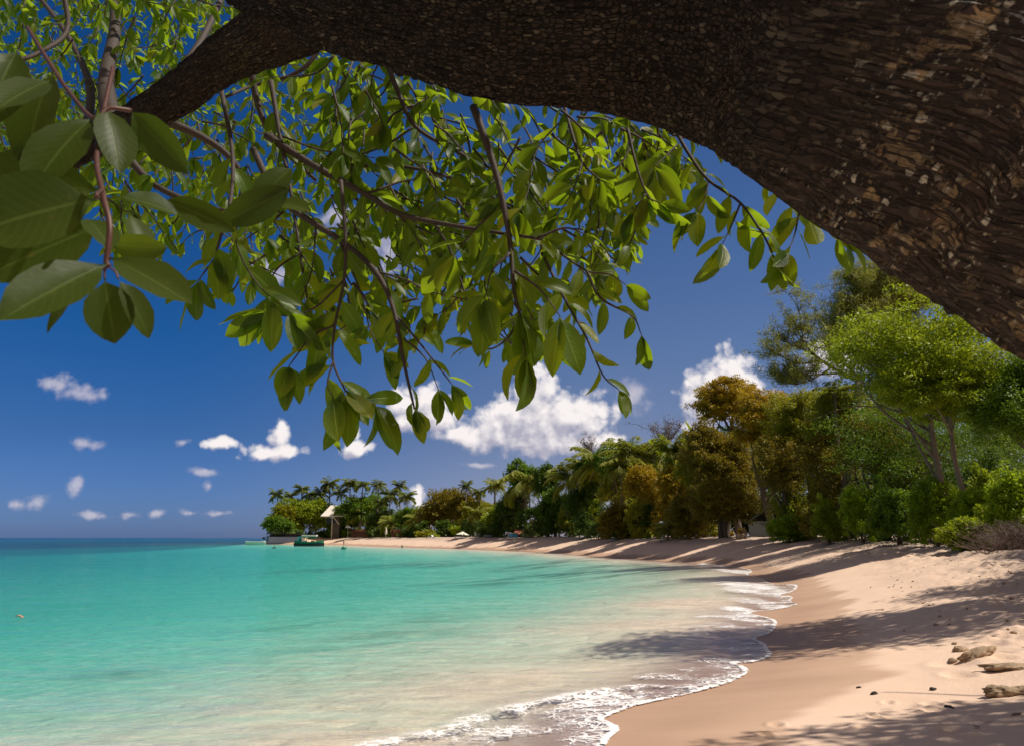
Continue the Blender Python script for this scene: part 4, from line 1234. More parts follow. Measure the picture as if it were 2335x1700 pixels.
PG = 'coconut palms behind the far beach'
far_palms = [  # x, y, radius in crop 1, distance, lean, description
 (325, 328, 72, 268, 10, 'tall coconut palm at the far left tip of the headland'),
 (440, 345, 56, 275, 0, 'coconut palm half sunk in the bushes right of the leftmost palm'),
 (540, 285, 66, 272, 0, 'third coconut palm from the left, above the light green tree'),
 (605, 325, 60, 268, 6, 'fourth coconut palm from the left, low above the light green tree'),
 (705, 335, 76, 262, -8, 'coconut palm just left of the tall slender palm by the house'),
 (778, 238, 82, 262, 4, 'tall slender coconut palm with bare trunk rising beside the pale roof'),
 (885, 320, 72, 258, 3, 'coconut palm behind the right end of the pale roof'),
 (960, 235, 76, 258, 0, 'tall coconut palm with sunlit crown above the dark green tree'),
 (1072, 242, 68, 256, -4, 'tall coconut palm right of the palm above the dark green tree'),
 (1205, 258, 64, 250, 0, 'coconut palm standing right of the dark green tree'),
 (1310, 335, 92, 244, 0, 'dense dark coconut palm in the middle of the headland group'),
 (1385, 262, 70, 246, 6, 'tall palm behind the dense dark palm, bare trunk against cloud'),
 (1465, 350, 78, 240, -5, 'coconut palm beside the small white cloud at the group end'),
 (1240, 400, 60, 246, 0, 'low palm filling the gap behind the yellow green palms'),
 (1972, 262, 62, 196, 0, 'coconut palm poking above the brown tree on the far shore'),
 (2088, 310, 58, 190, 0, 'small palm just right of the palm above the brown tree'),
 (2225, 262, 72, 178, 0, 'coconut palm at the left edge of the tall forest'),
]
for i, (x, y, r, D, ln, lb) in enumerate(far_palms):
    px, py, rp = z1(x, y, r)
    palm(lb, px, D, py, rp, i, ln, group=PG)
near_palms = [
 (1065, 505, 118, 222, 0, True, 'yellow green young palm in front of the dark green tree'),
 (1350, 575, 118, 214, 0, True, 'low bushy palm behind the gap between the reed fences'),
 (1555, 545, 98, 208, 14, True, 'leaning palm with thin pale trunk over the right reed fence'),
 (1665, 515, 112, 204, 0, True, 'palm with drooping yellow fronds left of the brown tree'),
 (2072, 500, 112, 186, 0, True, 'bright palm above the white parasol on the sand'),
]
for i, (x, y, r, D, ln, yl, lb) in enumerate(near_palms):
    px, py, rp = z1(x, y, r)
    palm(lb, px, D, py, rp, i + 31, ln, yl, group='young palms at the edge of the far beach')
mid_palms = [
 (88, 405, 62, 168, 0, False, 'small dark palm at the left of the tall forest'),
 (338, 385, 150, 148, 6, False, 'large palm with brown trunk standing over the red roofs'),
 (640, 375, 120, 138, 0, False, 'palm with pale fronds between the red roofs and the tall forest'),
 (880, 255, 165, 128, 0, False, 'big feathery palm leaning over the first forest trees'),
 (760, 330, 120, 132, 0, False, 'feathery palm half behind the big palm of the forest'),
 (1110, 190, 150, 118, 0, True, 'palm whose bent pale fronds catch the sun in the forest top'),
 (1040, 270, 110, 116, 0, True, 'palm with hanging sunlit fronds below the bent pale fronds'),
 (1440, 185, 130, 104, 0, False, 'palm in the forest canopy right of the broad leaf plants'),
 (1650, 230, 110, 96, 0, True, 'yellowish palm near the top of the golden forest'),
]
for i, (x, y, r, D, ln, yl, lb) in enumerate(mid_palms):
    px, py, rp = z2(x, y, r)
    palm(lb, px, D - 9, py, rp * 1.25, i + 57, ln, True, group='palms among the forest trees')
px, py, _ = z3(780, 700); palm('palm fronds peeping out between the golden trees and the bright green tree', px, 60, py, 48, 73, 0, True)
px, py, _ = z2(1370, 730); palm('small young palm growing at the sand edge beside the grey parasol', px, 88, py, 30, 91, 0, True)

# broad upright leaves (banana like) in the forest canopy
def banana(label, px, D, y_base, h_px, seed, n=9):
    rg = np.random.RandomState(seed)
    x = X(px, D); g = gz(x, D); zb = at(px, y_base, D).z - g; h = h_px / FPX * D
    e = empty('broad_leaf_plant', (x, D, g)); tag(e, label, 'plant', 'broad leaved plants in the canopy')
    B = MB(); B.tube([(0, 0, -.2), (0.1, 0, zb * .5), (0, 0, zb)], [0.22, 0.17, 0.12], 8); B.build('trunk', M['palmwood'], e, smooth_=True)
    b, d, nn, l, w_, c, f = [], [], [], [], [], [], []
    for k in range(n):
        az = rg.uniform(0, 6.28); t_ = rg.uniform(0.1, 0.75)
        b.append((0, 0, zb)); d.append((math.cos(az) * t_, math.sin(az) * t_, 1.0)); nn.append((-math.cos(az), -math.sin(az), 0.6))
        l.append(h * rg.uniform(.7, 1.05)); w_.append(h * rg.uniform(.2, .27)); c.append(-rg.uniform(.3, 1.0)); f.append(0.35)
    V, F, uv, r = leaf_batch(*[np.array(a, float) for a in (b, d, nn, l, w_, np.abs(np.array(c)), f)])
    mesh_np('crown', V, F, FM['bright'], e, uv=uv, fattr={'rnd': r})
banana('clump of broad upright green leaves rising in the middle of the forest top', z2(1330, 0)[0], 108, z2(0, 210)[1], 62, 5)
banana('tall broad green leaves at the skyline left of the golden trees', z2(1610, 0)[0], 98, z2(0, 130)[1], 66, 6, 8)

# ---- far headland trees
TG = 'trees along the far beach'
def zb1(x0, x1, y0, y1):
    a = z1(x0, y0); b = z1(x1, y1); return (a[0] + b[0]) / 2, a[1], b[0] - a[0], b[1]
def zb2(x0, x1, y0, y1):
    a = z2(x0, y0); b = z2(x1, y1); return (a[0] + b[0]) / 2, a[1], b[0] - a[0], b[1]
def zb3(x0, x1, y0, y1):
    a = z3(x0, y0); b = z3(x1, y1); return (a[0] + b[0]) / 2, a[1], b[0] - a[0], b[1]
def T(box, D, mat, seed, label, name='broadleaf_tree', cat='tree', **kw):
    px, yt, w_, yb = box
    return broad(name, label, cat, px, D, yt, w_, yb, mat, seed, **kw)
T(zb1(330, 780, 345, 700), 250, 'bright', 1, 'big rounded light green tree above the white sea wall', depth=.7, group=TG, n=14)
T(zb1(245, 470, 500, 690), 256, 'green', 2, 'low dark bush tree at the very tip of the headland', depth=.6, group=TG)
T(zb1(300, 470, 400, 600), 262, 'olive', 21, 'hazy olive tree below the leftmost palm', depth=.6, group=TG)
T(zb1(870, 1235, 310, 640), 238, 'green', 3, 'large dark green tree right of the pale roofed house', depth=.6, group=TG, n=12)
T(zb1(780, 960, 560, 700), 226, 'dark', 4, 'dark bushy tree below the pale roofed house', depth=.6, group=TG)
T(zb1(1130, 1330, 440, 690), 228, 'dark', 5, 'dark tree between the two yellow green palms', depth=.6, group=TG)
T(zb1(1380, 1620, 420, 680), 222, 'green', 6, 'green tree in the shade behind the leaning palm', depth=.6, group=TG)
T(zb1(1600, 1960, 268, 640), 202, 'brown', 7, 'large rounded dark brown tree on the far shore', depth=.6, group=TG, n=13)
T(zb1(1860, 2110, 300, 600), 198, 'brown', 8, 'olive brown tree behind the bright palm', depth=.6, group=TG)
T(zb1(1960, 2290, 380, 690), 192, 'olive', 9, 'olive tree behind the white parasol', depth=.6, group=TG)
T(zb1(2140, 2300, 440, 720), 176, 'bright', 10, 'bright yellow green tree right of the white parasol', depth=.7, group=TG)
T(zb1(1850, 1980, 590, 690), 188, 'bright', 12, 'small bright green bush tree left of the white parasol', depth=.7, group=TG)
for i, (x0, x1, y0, y1, D, mt, lb) in enumerate([
  (1525, 1640, 640, 705, 190, 'olive', 'first clipped green shrub right of the reed fences'), (1610, 1740, 630, 700, 189, 'olive', 'second clipped green shrub right of the reed fences'),
  (1640, 1745, 668, 715, 184, 'bright', 'small green shrub in front of the clipped shrubs on the sand'), (1290, 1360, 665, 705, 190, 'bright', 'small green shrub between the two reed fences'),
  (745, 900, 500, 705, 205, 'green', 'dark shrub covering the wall of the pale roofed house'), (780, 900, 610, 700, 215, 'green', 'shrub behind the white dome lamp left side'), (890, 1000, 605, 680, 210, 'green', 'shrub under the white dome lamp'),
  (2040, 2150, 640, 705, 180, 'dark', 'dark shrub in the shade right of the white parasol')]):
    a = z1(x0, y0); b = z1(x1, y1)
    shrub(lb, (a[0] + b[0]) / 2, D, a[1], b[0] - a[0], mt, 200 + i, group='shrubs at the edge of the far beach')
# dark understorey wood behind the far beach: nobody could count its stems
T(zb2(40, 260, 540, 800), 150, 'bright', 31, 'bushy light green tree left of the red roofs', group=TG, depth=.8)
FG = 'forest trees behind the middle of the beach'
for i, (x0, x1, y0, y1, D, mt, lb, kw) in enumerate([
  (200, 400, 210, 520, 152, 'green', 'rounded green tree top left of the large palm', {}),
  (400, 560, 205, 560, 146, 'dark', 'dark rounded tree behind the large palm, right side', {}),
  (130, 330, 400, 700, 156, 'dark', 'dark tree behind the bushy light green tree', {}),
  (420, 660, 420, 760, 136, 'green', 'green tree right of the red roofs', {}),
  (500, 640, 560, 780, 128, 'dark', 'dark low tree beside the red roofs', {}),
  (580, 720, 570, 790, 120, 'olive', 'small yellow green tree at the sand right of the red roofs', {}),
  (700, 890, 510, 800, 114, 'bright', 'upright light green bush tree on the beach edge in mid forest', {}),
  (640, 900, 330, 700, 126, 'dark', 'dark tree below the big feathery palm', {}),
  (880, 1150, 70, 420, 122, 'green', 'tall green tree top at the forest skyline', {}),
  (720, 930, 180, 480, 132, 'green', 'green tree at the left shoulder of the forest', {}),
  (890, 1110, 270, 620, 112, 'olive', 'olive tree with hanging leaves right of the light green bush', {}),
  (900, 1120, 480, 790, 106, 'brown', 'shaded brownish tree at the beach edge', {}),
  (1090, 1330, 250, 600, 104, 'golden', 'golden tree in the middle of the forest', {}),
  (1080, 1260, 500, 780, 100, 'olive', 'drooping olive tree left of the grey parasol', {}),
  (1130, 1400, 110, 380, 110, 'olive', 'olive tree crown below the bent pale fronds', {}),
  (1320, 1560, 270, 620, 94, 'golden', 'golden brown tree above the grey parasol', {}),
  (1380, 1640, 470, 740, 86, 'brown', 'low brownish olive tree right of the grey parasol', {}),
  (1400, 1660, 70, 360, 100, 'green', 'green tree behind the small young palm at the skyline', {}),
  (1480, 1800, 150, 560, 88, 'olive', 'large olive tree left of the golden beach tree', {}),
  (1600, 2010, 330, 740, 78, 'brown', 'broad brown green tree overhanging the beach left of the cottage', dict(n=14)),
  (1640, 1960, 40, 420, 82, 'golden', 'tall golden tree mass left of the cottage', dict(n=13)),
]):
    T(zb2(x0, x1, y0, y1), D, mt, 40 + i, lb, group=FG, depth=.8, **kw)
# grey leafless crowns at the skyline
def bare(label, px, D, y_top, w_px, y_bot, seed, n=60, mat='dry', green=None):
    rg = np.random.RandomState(seed)
    x = X(px, D); g = gz(x, D); zt = at(px, y_top, D).z - g; zb = at(px, y_bot, D).z - g; r = w_px / 2 / FPX * D
    e = empty('bare_tree', (x, D, g)); tag(e, label, 'tree')
    B = MB(); B.tube([(0, 0, -.2), (r * .1, 0, zb * .6), (0, 0, zb)], [.35, .25, .2], 8)
    Bt = MB()
    ends = []
    for k in range(9):
        az = rg.uniform(0, 6.28); q = Vector((math.cos(az) * r * .8, math.sin(az) * r * .5, zt - rg.uniform(0, .35) * (zt - zb)))
        a = Vector((0, 0, zb)); L_ = catmull([a, a.lerp(q, .5) + Vector(tuple(rg.normal(size=3))) * .12 * r, q], 5)
        B.tube(L_, [.12 * (1 - .08 * i) for i in range(len(L_))], 5); ends += L_[3:]
    for k in range(n):
        a = ends[rg.randint(len(ends))]; q = a + Vector((rg.normal() * .3 * r, rg.normal() * .3 * r, abs(rg.normal()) * .25 * r + .05 * r))
        B.tube([a, a.lerp(q, .5) + Vector(tuple(rg.normal(size=3))) * .04 * r, q], [.045, .03, .015], 4); ends.append(q)
    B.build('trunk', M['wood'], e)
    P = np.array([tuple(ends[rg.randint(len(ends))]) for _ in range(1500)]) + rg.normal(size=(1500, 3)) * r * .08
    V, F = quads(P, rand_dirs(rg, 1500) + np.array([0, 0, .6]), rand_dirs(rg, 1500), np.full(1500, .42), np.full(1500, .06))
    mesh_np('crown', V, F, FM[mat], e, smooth_=False, fattr={'rnd': rg.random(1500)})
px, py, _ = z2(830, 75); bare('grey thin leaved tree at the left end of the forest skyline', px, 136, py, 60, py + 45, 3)
px, py, _ = z2(1380, -10); bare('grey leafless tree crown in the middle of the forest skyline', px, 112, py - 14, 90, py + 40, 4)

# ---- right hand wood
RG_ = 'trees behind the right of the beach'
def zz(x0, x1, y0, y1): return zb3(x0, x1, y0, y1)
T(zz(30, 385, 620, 900), 84, 'golden', 81, 'flat topped golden brown tree standing against the large cloud', group=RG_, depth=.8, n=13, edge=.6, clump=.22, dens=.8)
T(zz(-60, 280, 850, 1290), 80, 'brown', 82, 'dark olive brown tree directly left of the cottage', group=RG_, depth=.8)
T(zz(250, 560, 660, 1080), 74, 'golden', 83, 'golden green tree above the cottage', group=RG_, depth=.8, n=12)
T(zz(420, 760, 680, 1100), 68, 'olive', 84, 'olive tree with ochre leaves right of the cottage', group=RG_, depth=.8, n=12)
T(zz(640, 960, 640, 1080), 62, 'olive', 85, 'broad olive tree left of the bright green tree', group=RG_, depth=.8, n=12)
T(zz(330, 560, 900, 1300), 66, 'brown', 88, 'gnarled tree with silvery leaf flecks beside the cottage', group=RG_, depth=.8, dens=.55, limbs=9)
T(zz(560, 860, 900, 1330), 60, 'brown', 89, 'dark thin tree with pale crooked trunks above the shrubs', group=RG_, depth=.8, dens=.45, limbs=9)
T(zz(820, 1180, 760, 1250), 54, 'brown', 90, 'shaded brown tree under the edge of the bright green tree', group=RG_, depth=.8, dens=.7, limbs=9)
T(zz(850, 1700, 200, 930), 40, 'bright', 86, 'large bright green tree with slim pale trunk below the leaning trunk', group=RG_, depth=.8, n=18, limbs=12, tx=0.9, r0=.17, trunk_mat='palmwood', dens=1.7, ls=.16)
T(zz(1120, 1640, 480, 900), 37.5, 'bright', 92, 'fresh green lower tree crown in front of the large bright tree', group=RG_, depth=.6, n=12, tx=1.3, r0=.13, trunk_mat='palmwood', dens=1.4)
T(zz(1600, 2100, 420, 1050), 36, 'green', 87, 'green tree cut by the right picture edge', group=RG_, depth=.8, n=12)
T(zz(900, 1900, 600, 1300), 50, 'green', 93, 'dark tree in deep shade behind the bright green tree', group=RG_, depth=.6, n=13)
T(zz(1300, 2300, 600, 1280), 60, 'dark', 94, 'dark tree filling the back of the wood at the right edge', group=RG_, depth=.6, n=13)
T(zz(600, 1400, 640, 1300), 76, 'green', 95, 'dark tree in the depth of the wood behind the pale crooked trunks', group=RG_, depth=.6, n=13)
T(zz(100, 700, 850, 1320), 92, 'dark', 96, 'dark tree in the depth of the wood behind the cottage', group=RG_, depth=.6, n=13)

def casuarina(label, px, D, boughs, seed, y_foot_px, n_leaf=9000, r0=.3):
    """feathery tree: long boughs traced from the photo with tufts of hanging needles"""
    rg = np.random.RandomState(seed)
    x = X(px, D); g = gz(x, D)
    e = empty('casuarina_tree', (x, D, g)); tag(e, label, 'tree', 'feathery casuarina trees')
    O = Vector((x, D, g)); B = MB(); ends = []
    for (pts, rr, tuft) in boughs:
        W_ = [at(*z3(a, b)[:2], D + dd) - O for a, b, dd in pts]
        L_ = catmull(W_, 6)
        B.tube(L_, [rr * (1 - .75 * i / (len(L_) - 1)) for i in range(len(L_))], 7)
        L2 = L_[len(L_) // 3:]
        for k in range(int(tuft)):
            a = L2[rg.randint(len(L2))]
            q = a + Vector((rg.normal() * .9, rg.normal() * .9, rg.normal() * .6 + .5))
            B.tube([a, a.lerp(q, .5) + Vector((0, 0, .12)), q], [.035, .022, .01], 4)
            ends += [a.lerp(q, s_) for s_ in (.35, .6, .8, 1.0)]
    base = at(*z3(*boughs[0][0][0][:2])[:2], D) - O
    B.tube(catmull([(0, 0, -.3), (base.x * .6, 0, base.z * .5), tuple(base)], 5), [r0] * 11, 9)
    B.build('trunk', M['wood'], e, smooth_=True)
    E_ = np.array([tuple(q) for q in ends]); pick = rg.randint(len(E_), size=n_leaf)
    tr_ = rg.random(len(E_))
    P = E_[pick] + rg.normal(size=(n_leaf, 3)) * .17
    Dd = rand_dirs(rg, n_leaf) * .75 + np.array([0, 0, .55])
    V, F = quads(P, Dd, rand_dirs(rg, n_leaf), rg.uniform(.22, .5, n_leaf), np.full(n_leaf, .045))
    mesh_np('crown', V, F, FM['pine'], e, smooth_=False, fattr={'rnd': np.clip(tr_[pick] * .6 + rg.random(n_leaf) * .4, 0, 1)})
casuarina('thin scraggy casuarina with bare forked boughs against the sky', z3(700, 0)[0], 58,
  [([(850, 640, 0), (760, 590, 0), (640, 520, 0), (560, 440, 0), (500, 330, 0)], .16, 16), ([(620, 510, 0), (560, 470, .5), (440, 420, .5), (400, 395, 0)], .09, 16), ([(640, 520, 0), (520, 540, -.5), (430, 500, -.5), (375, 490, 0)], .09, 20),
   ([(520, 350, 0), (530, 290, 0), (500, 210, 0), (450, 150, 0)], .055, 8), ([(540, 400, 0), (600, 330, 0), (625, 265, 0)], .055, 9), ([(560, 440, 0), (500, 380, 0), (480, 300, 0)], .05, 7), ([(760, 590, 0), (600, 600, .5), (480, 620, .5), (400, 600, 0)], .09, 26), ([(850, 620, .4), (700, 480, .4), (640, 400, .4)], .08, 18), ([(850, 630, .4), (760, 520, .8), (720, 400, .8), (700, 350, .4)], .08, 18), ([(700, 560, 0), (560, 640, 0), (440, 650, 0)], .07, 22)], 7, 0, 14000)
casuarina('dense tall casuarina with feathery tufts right of the scraggy one', z3(980, 0)[0], 54,
  [([(960, 560, 0), (960, 420, 0), (980, 300, 0), (960, 150, 0), (950, 20, 0)], .2, 60), ([(970, 400, 0), (860, 330, 0), (790, 270, 0), (755, 215, 0)], .1, 44), ([(965, 300, 0), (880, 200, 0), (820, 110, 0), (800, 90, 0)], .09, 44), ([(970, 260, 0), (1040, 150, 0), (1100, 100, 0)], .08, 40), ([(970, 380, 0), (1080, 300, .5), (1160, 220, .5), (1220, 180, 0)], .1, 60),
   ([(960, 500, 0), (860, 430, .4), (760, 400, .4), (700, 350, 0)], .09, 34), ([(960, 480, 0), (1060, 420, 0), (1150, 380, 0)], .09, 44), ([(965, 330, 0), (1010, 180, .4), (1010, 60, .4)], .07, 30), ([(970, 300, .5), (900, 260, .8), (850, 180, .8)], .07, 40), ([(960, 350, -.5), (900, 340, -.6), (820, 350, -.4)], .07, 30), ([(980, 280, .5), (1060, 250, .8), (1130, 160, .8)], .07, 44)], 8, 0, 46000)

# seaside shrubs under the right hand trees
SG = 'leafy shrubs along the top of the right beach'
for i, (x0, x1, y0, y1, D, mt, lb) in enumerate([
  (330, 600, 1330, 1500, 64, 'lush', 'rounded green shrub right beside the cottage wall'),
  (400, 560, 1220, 1400, 67, 'lush', 'taller shrub with pale flecks behind the cottage shrub'),
  (580, 800, 1240, 1500, 56, 'bright', 'yellow green sunlit shrub right of the cottage shrubs'),
  (740, 1000, 1150, 1500, 50, 'lush', 'tall green shrub below the pale crooked trunks'),
  (900, 1230, 1180, 1510, 44, 'green', 'dark green dense shrub in the middle of the right beach'),
  (1130, 1400, 1120, 1500, 40, 'lush', 'green shrub at the foot of the slim pale trunk'),
  (1330, 1640, 1150, 1520, 36, 'lush', 'leafy green shrub right of the slim pale trunk'),
  (1240, 1560, 1360, 1530, 33.5, 'bright', 'low bright grassy shrub at the sand edge'),
  (1560, 1900, 1040, 1500, 32, 'lush', 'tall shrub at the right picture edge'),
  (1400, 1700, 1060, 1300, 41, 'bright', 'sunlit light green shrub behind the right edge shrubs'),
  (1480, 1700, 1250, 1520, 34, 'bright', 'yellow green shrub left of the dry brush')]):
    a = z3(x0, y0); b = z3(x1, y1)
    shrub(lb, (a[0] + b[0]) / 2, D, a[1], b[0] - a[0], mt, 300 + i, group=SG)
# dry leafless brush at the right edge
def brush(label, px, D, y_top, w_px, seed, n=140):
    rg = np.random.RandomState(seed); x = X(px, D); g = gz(x, D); h = at(px, y_top, D).z - g; r = w_px / 2 / FPX * D
    B = MB()
    for k in range(n):
        b = Vector((rg.normal() * r * .35, rg.normal() * r * .3, -.05)); q = b + Vector((rg.normal() * r * .6, rg.normal() * r * .5, h * rg.uniform(.3, 1.0)))
        mid = b.lerp(q, .5) + Vector(tuple(rg.normal(size=3))) * .12
        B.tube([b, mid, q], [.016, .011, .005], 4)
        for s_ in range(3):
            c = mid.lerp(q, rg.random()); B.tube([c, c + Vector((rg.normal() * .25, rg.normal() * .25, rg.uniform(-.05, .3)))], [.007, .003], 3)
    m_, t_ = bpy.data.materials.get('dry_brush_wood'), None
    if m_ is None: m_ = wood_mat('dry_brush_wood', (0.12, 0.08, 0.065), (0.30, 0.23, 0.20))
    o = B.build('dry_brush', m_, None, loc=(x, D, g)); tag(o, label, 'brush'); return o
a = z3(1700, 1370); brush('tangle of dry leafless grey branches at the right edge of the beach', a[0], 29.5, a[1], 150, 1, 260)
a = z3(1600, 1450); o = brush('lower dry twigs spreading over the sand left of the tangle', a[0], 29, a[1], 110, 2, 90)

# ---- tall seaside trees off to the right whose shade falls across the beach
def shade_tree(label, x, y, zc, rx, ry, rz, seed, dens=1.0, tx=2.0, n=11, mat='green'):
    rg = np.random.RandomState(seed); g = gz(x + tx, y)
    e = empty('seaside_tree', (x + tx, y, g)); tag(e, label, 'tree', 'tall trees beside the near beach')
    lobes = lobed(rg, (-tx, 0, zc - g), (rx, ry, rz), n)
    V, F, r = crown_arrays(rg, lobes, int(26000 * dens), .16)
    woody(rg, (0, 0, -.3), (-tx * .5, 0, zc - g - rz * .6), .28, lobes, limbs=10).build('trunk', M['wood'], e, smooth_=True)
    mesh_np('crown', V, F, FM[mat], e, smooth_=False, fattr={'rnd': r})
shade_tree('tall seaside tree behind the leaning trunk, its crown shading the middle of the near beach', 13.6, 15.2, 10.4, 4.6, 2.8, 1.8, 61, tx=3.2)
shade_tree('seaside tree nearest the viewer on the right, shading the bottom right corner of the sand', 12.4, 6.0, 8.6, 4.4, 2.2, 1.6, 62, tx=2.6)
shade_tree('spreading seaside tree on the right between the nearest one and the wood', 19.5, 18.5, 9.2, 3.8, 2.8, 2.0, 63, tx=2.0)
shade_tree('seaside tree on the right standing closest to the dry brush', 25.0, 24.0, 9.8, 5.0, 3.4, 2.6, 64, tx=2.0)

# ---- continuous undergrowth at the foot of the woods, too tangled to count
def undergrowth():
    rg = np.random.RandomState(5)
    path = [(620, 262, 2.2), (700, 255, 2.5), (780, 225, 3), (860, 206, 2.6), (960, 200, 3.2), (1040, 192, 3.4), (1100, 170, 3.2), (1160, 150, 3.4), (1240, 132, 3.8), (1330, 118, 4.0), (1420, 106, 4), (1510, 97, 4), (1600, 90, 4), (1700, 96, 4.2), (1790, 78, 4.4), (1870, 68, 4.6), (1960, 58, 4.2), (2060, 52, 4.2), (2160, 46, 4.2), (2260, 42, 4.2), (2400, 40, 4.2)]
    Vs, Fs, Rs = [], [], []; nv = 0
    for (a, b) in zip(path[:-1], path[1:]):
        for k in range(5):
            f = (k + rg.random() * .6) / 5
            px = a[0] + (b[0] - a[0]) * f; D = a[1] + (b[1] - a[1]) * f + rg.uniform(-.5, 3.0); h = (a[2] + (b[2] - a[2]) * f) * rg.uniform(.6, 1.25)
            D = back(px, D, 12) if px < 1300 else D
            x = X(px, D); g = gz(x, D)
            rx = max(1.6, (b[0] - a[0]) / 1816 * D / 5 * 1.3)
            lobes = [(x + rg.normal() * rx * .3, D + rg.normal() * .6, g + h * .42, rx, 1.3, h * .55)]
            ls = leaf_size(D, 1.15)
            V, F, r = crown_arrays(rg, lobes, int(min(5200, 9.5 * rx * h / (.28 * ls * ls))), ls, edge_bias=.35)
            Vs.append(V); Fs.append(F + nv); nv += len(V); Rs.append(r)
    o = mesh_np('undergrowth', np.concatenate(Vs), np.concatenate(Fs), FM['dark'], None, smooth_=False, fattr={'rnd': np.concatenate(Rs)})
    tag(o, 'tangle of low dark green undergrowth at the foot of the trees along the beach', 'undergrowth', kind='stuff')
undergrowth()
# ================================================================ BUILDINGS, BOATS AND SMALL THINGS
def plain(name, col, rough=0.6, var=0.15, scale=6.0, bumpd=0.0, spec=0.4, stretch=(1, 1, 1), metallic=0.0):
    m, t = new_mat(name)
    n = t.noise(t.v('MULTIPLY', t.objco(), stretch), scale, 5, 0.65)
    c = t.mix(n, tuple(a * (1 - var) for a in col), tuple(min(1, a * (1 + var)) for a in col))
    nb = t.bump(n, 0.6, bumpd) if bumpd else None
    t.l.new(principled(t, c, rough, nb, spec, Metallic=metallic), t.out.inputs[0])
    return m
M['white'] = plain('weathered_white_paint', (0.72, 0.71, 0.68), 0.5, 0.10)
M['cream'] = plain('cream_wall', (0.62, 0.56, 0.46), 0.8, 0.12)
M['roofpale'] = plain('pale_shingle_roof', (0.78, 0.70, 0.62), 0.8, 0.12, 3, 0.02, stretch=(1, 1, 6))
M['roofred'] = plain('red_tile_roof', (0.42, 0.13, 0.085), 0.7, 0.25, 4, 0.03, stretch=(6, 1, 1))
M['roofbrown'] = plain('brown_tile_roof', (0.40, 0.19, 0.11), 0.75, 0.25, 4, 0.03, stretch=(1, 1, 6))
M['thatch'] = plain('dry_thatch', (0.42, 0.34, 0.27), 0.95, 0.45, 9, 0.06, stretch=(1, 1, 0.2))
M['seawall'] = plain('greyish_sea_wall', (0.17, 0.20, 0.28), 0.85, 0.12, 2, 0.01)
M['darkw'] = plain('dark_timber', (0.035, 0.028, 0.022), 0.7, 0.3)
M['glass'] = plain('dark_window_glass', (0.02, 0.025, 0.03), 0.1, 0.1)
M['green'] = plain('green_boat_paint', (0.010, 0.20, 0.12), 0.35, 0.15)
M['teal'] = plain('teal_tarpaulin', (0.03, 0.25, 0.24), 0.6, 0.25, 5, 0.03)
M['black'] = plain('black_rubber', (0.015, 0.017, 0.02), 0.6, 0.2)
M['orange'] = plain('orange_life_vest', (0.60, 0.28, 0.06), 0.6, 0.15)
M['blue'] = plain('blue_painted_boards', (0.06, 0.30, 0.52), 0.5, 0.18, 5, 0.0, stretch=(4, 1, 1))
M['canvas'] = plain('cream_canvas', (0.74, 0.70, 0.56), 0.8, 0.06)
M['grey'] = plain('grey_canvas', (0.30, 0.32, 0.36), 0.8, 0.12)
M['wicker'] = plain('grey_plastic', (0.20, 0.20, 0.22), 0.6, 0.2)
M['reed'] = plain('brown_reed_screen', (0.115, 0.062, 0.042), 0.95, 0.5, 9, 0.04, stretch=(5, 5, 0.25))
M['vine'] = foliage_mat('red_brown_creeper', (0.16, 0.075, 0.04), (0.40, 0.19, 0.10), 0.2, (0.3, 0.15, 0.08))
def rock_mat():
    m, t = new_mat('sandy_driftwood_rock')
    p = t.objco()
    n = t.noise(t.v('MULTIPLY', p, (1, 3.5, 2)), 7, 7, 0.72); n2 = t.noise(p, 3, 3)
    c = t.ramp(n, [(0.25, (0.10, 0.07, 0.05)), (0.5, (0.38, 0.27, 0.17)), (0.75, (0.60, 0.44, 0.29))])
    t.l.new(principled(t, t.mix(t.m('MULTIPLY', n2, 0.4), c, (0.62, 0.47, 0.35)), 0.9, t.bump(n, 1.0, 0.04), 0.2), t.out.inputs[0])
    return m
M['rock'] = rock_mat()

def prism(B, poly, y0, y1):
    """extrude an x,z outline along y"""
    n = len(poly); vs = [(a, y0, b) for a, b in poly] + [(a, y1, b) for a, b in poly]
    fs = [tuple(range(n)), tuple(range(n, 2 * n))[::-1]] + [(i, i + n, (i + 1) % n + n, (i + 1) % n) for i in range(n)]
    return B.raw(vs, fs)
def place(px, D, z=None):
    x = X(px, D); return (x, D, gz(x, D) if z is None else z)
def u(D): return D / FPX              # metres per photo pixel at distance D

# sea wall with a thatched shelter at the tip of the headland
D = 252; k = u(D); e = empty('sea_wall_terrace', place(650, D, 0.0)); tag(e, 'long pale grey sea wall terrace with dark opening at the tip of the headland', 'terrace')
MB().box((0, 0.8, 1.15), (74 * k, 1.6, 2.3)).build('wall', M['seawall'], e)
MB().box((0, 0.4, -0.0), (76 * k, 1.5, 0.5)).build('wall_foot', M['black'], e)
b = MB()
for i in range(7): b = MB().box((-34 * k + i * 11.3 * k, 0.35, 2.75), (0.16, 0.16, 0.9)); b.build('post', M['darkw'], e)
MB().box((0, 0.9, 3.28), (76 * k, 2.0, 0.16)).build('roof_beam', M['darkw'], e)
MB().box((0, 2.2, 2.7), (72 * k, 0.2, 1.1)).build('back_wall', M['darkw'], e)
e = empty('thatched_shelter', place(632, D + 4)); tag(e, 'round hut with a grey brown thatched roof above the sea wall', 'hut')
z0 = -e.location.z
rg = np.random.RandomState(4); B = MB()
prof = [(2.5, 3.3 + z0), (2.4, 3.9 + z0), (2.0, 4.7 + z0), (1.3, 5.35 + z0), (0.5, 5.8 + z0), (0.05, 5.9 + z0)]
B.lathe(prof, n=24); B.v = [(a * (1 + rg.normal() * .04), b_ * (1 + rg.normal() * .04), c + rg.normal() * .10) for a, b_, c in B.v]
